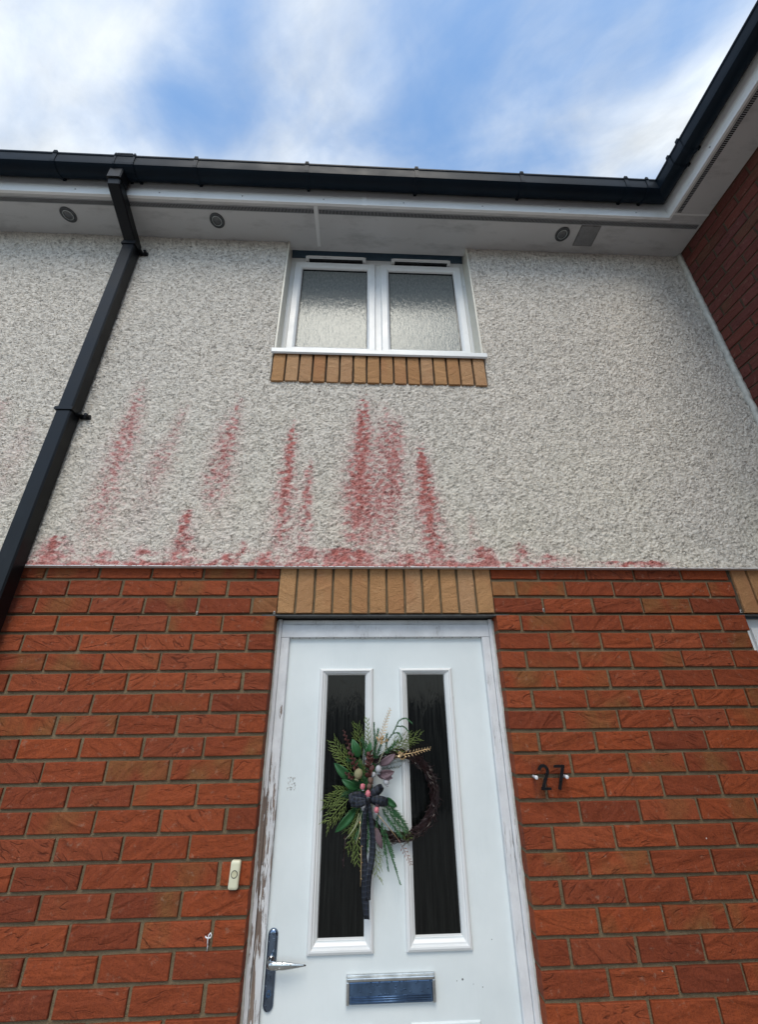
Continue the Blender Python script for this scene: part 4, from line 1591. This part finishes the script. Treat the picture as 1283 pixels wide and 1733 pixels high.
for path, nl, m in [([(-.052, 1.56), (-.057, 1.684)], .012, M_FIR), ([(-.012, 1.585), (-.006, 1.645)], .014, M_FIR),
                    ([(-.015, 1.435), (.066, 1.340)], .024, M_FIR), ([(-.027, 1.40), (.040, 1.318)], .022, M_FIR), ([(-.01, 1.42), (.050, 1.365)], .022, M_FIR),
                    ([(-.025, 1.34), (.021, 1.222)], .010, M_FIR), ([(-.018, 1.32), (.010, 1.25), (.033, 1.186)], .009, M_FIR), ([(-.026, 1.34), (-.008, 1.224)], .010, M_FIR),
                    ([(-.008, 1.615), (.022, 1.650), (.040, 1.688), (.068, 1.701), (.094, 1.680)], .009, M_FIR),
                    ([(.032, 1.668), (.060, 1.671), (.081, 1.650)], .008, M_FIR), ([(.018, 1.645), (.042, 1.648), (.052, 1.624)], .008, M_FIR),
                    ([(-.035, 1.535), (.020, 1.548), (.062, 1.556)], .013, M_SAGE), ([(-.03, 1.525), (.045, 1.535)], .012, M_SAGE), ([(-.1, 1.530), (-.096, 1.592)], .007, M_SAGE),
                    ([(-.02, 1.57), (.035, 1.62)], .018, M_FIR), ([(-.05, 1.56), (-.02, 1.63)], .018, M_FIR), ([(-.125, 1.47), (-.17, 1.50)], .016, M_FIR),
                    ([(-.04, 1.39), (-.06, 1.30)], .014, M_FIR), ([(-.07, 1.40), (-.085, 1.27)], .020, M_FIR), ([(-.11, 1.42), (-.17, 1.37)], .022, M_FIR), ([(-.11, 1.47), (-.175, 1.45)], .022, M_FIR), ([(-.10, 1.53), (-.160, 1.56)], .022, M_FIR), ([(-.08, 1.56), (-.105, 1.63)], .022, M_FIR), ([(-.06, 1.50), (-.11, 1.46)], .024, M_FIR), ([(-.05, 1.45), (-.09, 1.50)], .024, M_FIR), ([(-.06, 1.56), (-.04, 1.66)], .020, M_FIR), ([(-.03, 1.42), (.03, 1.375)], .024, M_FIR), ([(.0, 1.385), (.055, 1.335)], .022, M_FIR), ([(-.02, 1.345), (.012, 1.262)], .013, M_FIR), ([(-.03, 1.36), (-.02, 1.27)], .014, M_FIR), ([(-.09, 1.39), (-.125, 1.315)], .016, M_FIR), ([(-.06, 1.54), (-.09, 1.62)], .016, M_FIR)]:
    fir(path, m, nl, 1100 if nl > .008 else 1500, .046, .032)
for j in range(34):
    a_ = rw.uniform(.75, 5.6)
    l_ = rw.uniform(.055, .095)
    bx_, bz_ = -.085 + rw.uniform(-.02, .02), 1.455 + rw.uniform(-.05, .06)
    tip_ = (bx_ + math.cos(a_) * l_ * .75, bz_ + math.sin(a_) * l_)
    if j % 2:
        fir([(bx_, bz_), tip_], M_FIR, .020, 1100, .054, .044)
    else:
        cedar((bx_, bz_), tip_, (M_CEDAR, M_FIR)[j % 4 == 0], .056, .046, .42, 9)
leaf((-.125, 1.400), (-.198, 1.336), .030, M_LEAF, .04, .03)
leaf((-.112, 1.565), (-.142, 1.629), .034, M_LEAF, .04, .03)
leaf((-.140, 1.492), (-.209, 1.549), .034, M_LEAF, .045, .035)
leaf((-.118, 1.465), (-.178, 1.498), .026, M_LEAF)
leaf((-.015, 1.436), (.026, 1.411), .022, M_LEAF)
leaf((-.085, 1.560), (-.07, 1.62), .024, M_LEAF)
leaf((-.035, 1.54), (.023, 1.578), .026, M_MAUVE, .03, .012, 'mauve_leaf')
leaf((-.046, 1.508), (.018, 1.521), .030, M_MAUVE, .028, .010, 'mauve_leaf')
leaf((-.040, 1.515), (.012, 1.500), .022, M_MAUVE, .028, .012, 'mauve_leaf')
leaf((-.053, 1.350), (-.030, 1.288), .022, M_MAUVE, .03, .02, 'mauve_leaf')
euc([(-.120, 1.52), (-.150, 1.595), (-.176, 1.662)], M_BURG, 18, .0100, .0042)
euc([(-.073, 1.495), (-.075, 1.545), (-.073, 1.588)], M_BURG, 13, .0140, .0075, 'eucalyptus_sprig', .02, .012)
euc([(-.130, 1.50), (-.165, 1.515)], M_BURG, 7, .008, .005)
euc([(-.160, 1.326), (-.163, 1.28), (-.166, 1.238)], M_TWIG, 6, .005, .003, 'dried_sprig')


def pod(x, z, r, m, y=.012, crown=True, name='seed_pod'):
    mb = MB()
    rot = Matrix.Rotation(rw.uniform(-.6, .6), 3, 'Y') @ Matrix.Rotation(rw.uniform(-.5, .3), 3, 'X')
    mb.sphere((x, y, z), r, 14, 10, (1, 1, 1.1), rot)
    up_ = rot @ Vector((0, 0, 1))
    if crown:
        c = Vector((x, y, z)) - up_ * r * 1.05
        for j in range(7):
            a_ = 2 * math.pi * j / 7
            rr_ = rot @ Vector((math.cos(a_), math.sin(a_), 0))
            mb.tube([c + rr_ * r * .18, c + rr_ * r * .40 - up_ * r * .35], [r * .10, r * .12], 5)
    return wb(mb, name, m)


pod(-.116, 1.516, .0160, M_PODG, .010)
pod(-.041, 1.530, .0115, M_POD, .008)
pod(-.060, 1.513, .0085, M_POD, .006)
pod(-.012, 1.489, .0110, M_POD, .012)
pod(-.099, 1.421, .0110, M_POD, .004)
pod(-.046, 1.419, .0085, M_MAUVE, .008)
pod(-.071, 1.496, .0100, M_PODB, .004)
pod(-.076, 1.477, .0095, M_PODB, .004)


def berry(x, z, r, y=.0):
    mb = MB()
    mb.sphere((x, y, z), r, 12, 8, (1, 1, 1.05))
    for j in range(26):
        a_, b_ = rw.uniform(0, 6.28), rw.uniform(-1.2, 1.4)
        c = V3(math.cos(a_) * math.cos(b_), math.sin(a_) * math.cos(b_), math.sin(b_)) * r * .93
        mb.sphere((x + c.x, y + c.y, z + c.z), r * .25, 6, 4)
    o = wb(mb, 'berry', M_PINK)
    mb = MB()
    for j in range(4):
        mb.sphere((x + rw.uniform(-.4, .4) * r, y - r * .3, z - r * (1.15 + .2 * rw.random())), r * .22, 6, 4)
    wb(mb, 'berry_tip', M_POD)


berry(-.100, 1.478, .0088)
berry(-.080, 1.457, .0098, -.004)
berry(-.050, 1.406, .0090)


def gold_sprig(path, m=GOLD, nb_=14, r=.003, y0=.03, y1=.015, tr=.0012, name='gold_sprig'):
    pts = []
    for a, b in zip(path[:-1], path[1:]):
        s_ = curve_pts(a, b, 6, .02, (y0, y1))
        pts += s_ if not pts else s_[1:]
    mb = MB()
    mb.tube(pts, [tr] * (len(pts) - 1) + [tr * .4], 5)
    for j in range(nb_):
        t_ = (.25 + .75 * j / nb_) * (len(pts) - 1)
        i = min(len(pts) - 2, int(t_))
        b_ = pts[i].lerp(pts[i + 1], t_ - i)
        d = dirs(pts, i)
        nn = V3(-d.z, 0, d.x) * (1 if j % 2 else -1)
        dv = (d * .6 + nn * .8 + V3(0, -rw.random() * .5, 0)).normalized()
        ll = r * 2.6 * (1.25 - j / nb_ * .6)
        mb.tube([b_, b_ + dv * ll], [tr * .6, tr * .5], 4, cap=False)
        rot = dv.to_track_quat('Z', 'Y').to_matrix()
        mb.sphere(b_ + dv * ll, r * (1.1 - .5 * j / nb_), 6, 5, (.6, .6, 1.4), rot)
    return wb(mb, name, m)


gold_sprig([(-.051, 1.59), (-.018, 1.663), (.009, 1.735)], nb_=22, r=.0034)
gold_sprig([(.015, 1.567), (.097, 1.580), (.163, 1.594)], nb_=18, r=.0032, y0=.03, y1=.02)
gold_sprig([(-.047, 1.392), (.026, 1.318)], nb_=1, r=.001, y0=.012, y1=.012, tr=.0013)
gold_sprig([(.026, 1.318), (.053, 1.275), (.073, 1.241)], M_TWIG2, 12, .0030, .015, .02, .0009, 'dried_bud_sprig')
gold_sprig([(-.109, 1.372), (-.105, 1.188)], nb_=6, r=.0018, y0=.016, y1=.02, tr=.0016)
for (x, z) in ((-.030, 1.626), (.046, 1.574)):      # crumpled gold foil
    mb = MB()
    for j in range(20):
        c = V3(x + rw.gauss(0, .009), .020 + rw.uniform(-.006, .008), z + rw.gauss(0, .010 if x < 0 else .006))
        e = [c + V3(rw.uniform(-1, 1), rw.uniform(-.6, .6), rw.uniform(-1, 1)).normalized() * rw.uniform(.004, .009) for _ in range(4)]
        mb.add(e, [(0, 1, 2), (1, 2, 3), (0, 2, 3), (0, 1, 3)])
    wb(mb, 'gold_foil', GOLD, smooth=False)
for pth in ([(-.112, 1.395), (-.149, 1.325)], [(-.106, 1.385), (-.124, 1.305)], [(-.041, 1.545), (-.007, 1.602)], [(-.10, 1.40), (-.160, 1.318)]):
    mb = MB()
    mb.tube(curve_pts(pth[0], pth[1], 7, .06, (.015, .02)), [.0012] * 7, 5)
    wb(mb, 'stem', M_STEM)


# ribbon
def ribbon_strip(pts, widths, name, twist=0., uvlen=None):
    """pts = list of (x, y, z) centre points, widths across; gives cloth with thickness"""
    n_ = len(pts)
    pts = [Vector(p_) for p_ in pts]
    vs, fs, uvl = [], [], []
    cum = 0
    for i in range(n_):
        d = (pts[min(i + 1, n_ - 1)] - pts[max(i - 1, 0)]).normalized()
        if i:
            cum += (pts[i] - pts[i - 1]).length
        side = V3(-d.z, 0, d.x)
        if side.length < .2:
            side = V3(1, 0, 0)
        side.normalize()
        a_ = twist * math.sin(i / n_ * 5)
        side = (side * math.cos(a_) + V3(0, 1, 0) * math.sin(a_))
        for c in (-1, -.33, .33, 1):
            vs.append(pts[i] + side * widths[i] / 2 * c + V3(0, .0016 * math.sin(i * .9 + c * 2), 0))
            uvl.append(((c + 1) / 2, cum / .03))
    for i in range(n_ - 1):
        for j in range(3):
            fs.append((i * 4 + j, i * 4 + j + 1, i * 4 + 5 + j, i * 4 + 4 + j))
    me = bpy.data.meshes.new(name)
    me.from_pydata([tuple(v) for v in vs], [], fs)
    ul = me.uv_layers.new(name='UVMap')
    for lp in me.loops:
        ul.data[lp.index].uv = uvl[lp.vertex_index]
    me.shade_smooth()
    me.materials.append(RIBBON)
    o = bpy.data.objects.new(name, me)
    C.objects.link(o)
    md = o.modifiers.new('cloth', 'SOLIDIFY')
    md.thickness = .0008
    loc(o, wre)
    return o


def lerp_pts(ctrl, n_):
    c = [Vector(p_) for p_ in ctrl]
    out_ = []
    for i in range(n_):
        t_ = i / (n_ - 1) * (len(c) - 1)
        k0 = min(len(c) - 2, int(t_))
        out_.append(c[k0].lerp(c[k0 + 1], t_ - k0))
    for _ in range(4):
        out_ = [out_[0]] + [(out_[i - 1] + out_[i] * 2 + out_[i + 1]) / 4 for i in range(1, n_ - 1)] + [out_[-1]]
    return out_


tl = lerp_pts([(-.088, .004, 1.430), (-.092, .010, 1.386), (-.096, .016, 1.300), (-.092, .020, 1.240), (-.090, .026, 1.180), (-.083, .030, 1.100)], 30)
ribbon_strip(tl, [.012 + .012 * min(1, i / 8) + .003 * math.sin(i * .8) for i in range(30)], 'ribbon_tail', .55)
tr_ = lerp_pts([(-.080, .006, 1.432), (-.070, .012, 1.385), (-.062, .018, 1.320), (-.064, .022, 1.270), (-.078, .018, 1.215), (-.080, .024, 1.150)], 26)
ribbon_strip(tr_, [.012 + .010 * min(1, i / 8) for i in range(26)], 'ribbon_tail', -.6)


def bow_loop(cx, cz, ex, ez, wd, name='bow_loop'):
    """loop leaving the knot, out to (ex, ez) and back"""
    d = Vector((ex - cx, ez - cz))
    ln = d.length
    d.normalize()
    pts, ws = [], []
    for i in range(18):
        a_ = math.pi * 2 * i / 17
        r_o = (1 - math.cos(a_)) / 2
        yy = .006 - .013 * math.sin(a_)
        off_ = math.sin(a_) * .006
        pts.append((cx + d.x * ln * r_o - d.y * off_, yy, cz + d.y * ln * r_o + d.x * off_))
        ws.append(wd * (.35 + .65 * min(1, r_o * 2.2)))
    ribbon_strip(pts, ws, name, .15)


bow_loop(-.080, 1.440, -.142, 1.442, .026)
bow_loop(-.080, 1.438, -.136, 1.428, .022)
bow_loop(-.078, 1.442, -.034, 1.472, .024)
bow_loop(-.078, 1.438, -.016, 1.428, .026)
mb = MB()
mb.sphere((-.080, -.002, 1.440), .010, 10, 8, (1, .8, 1.1))
wb(mb, 'bow_knot', m_simple('navy_cloth', (.005, .007, .012), .6))
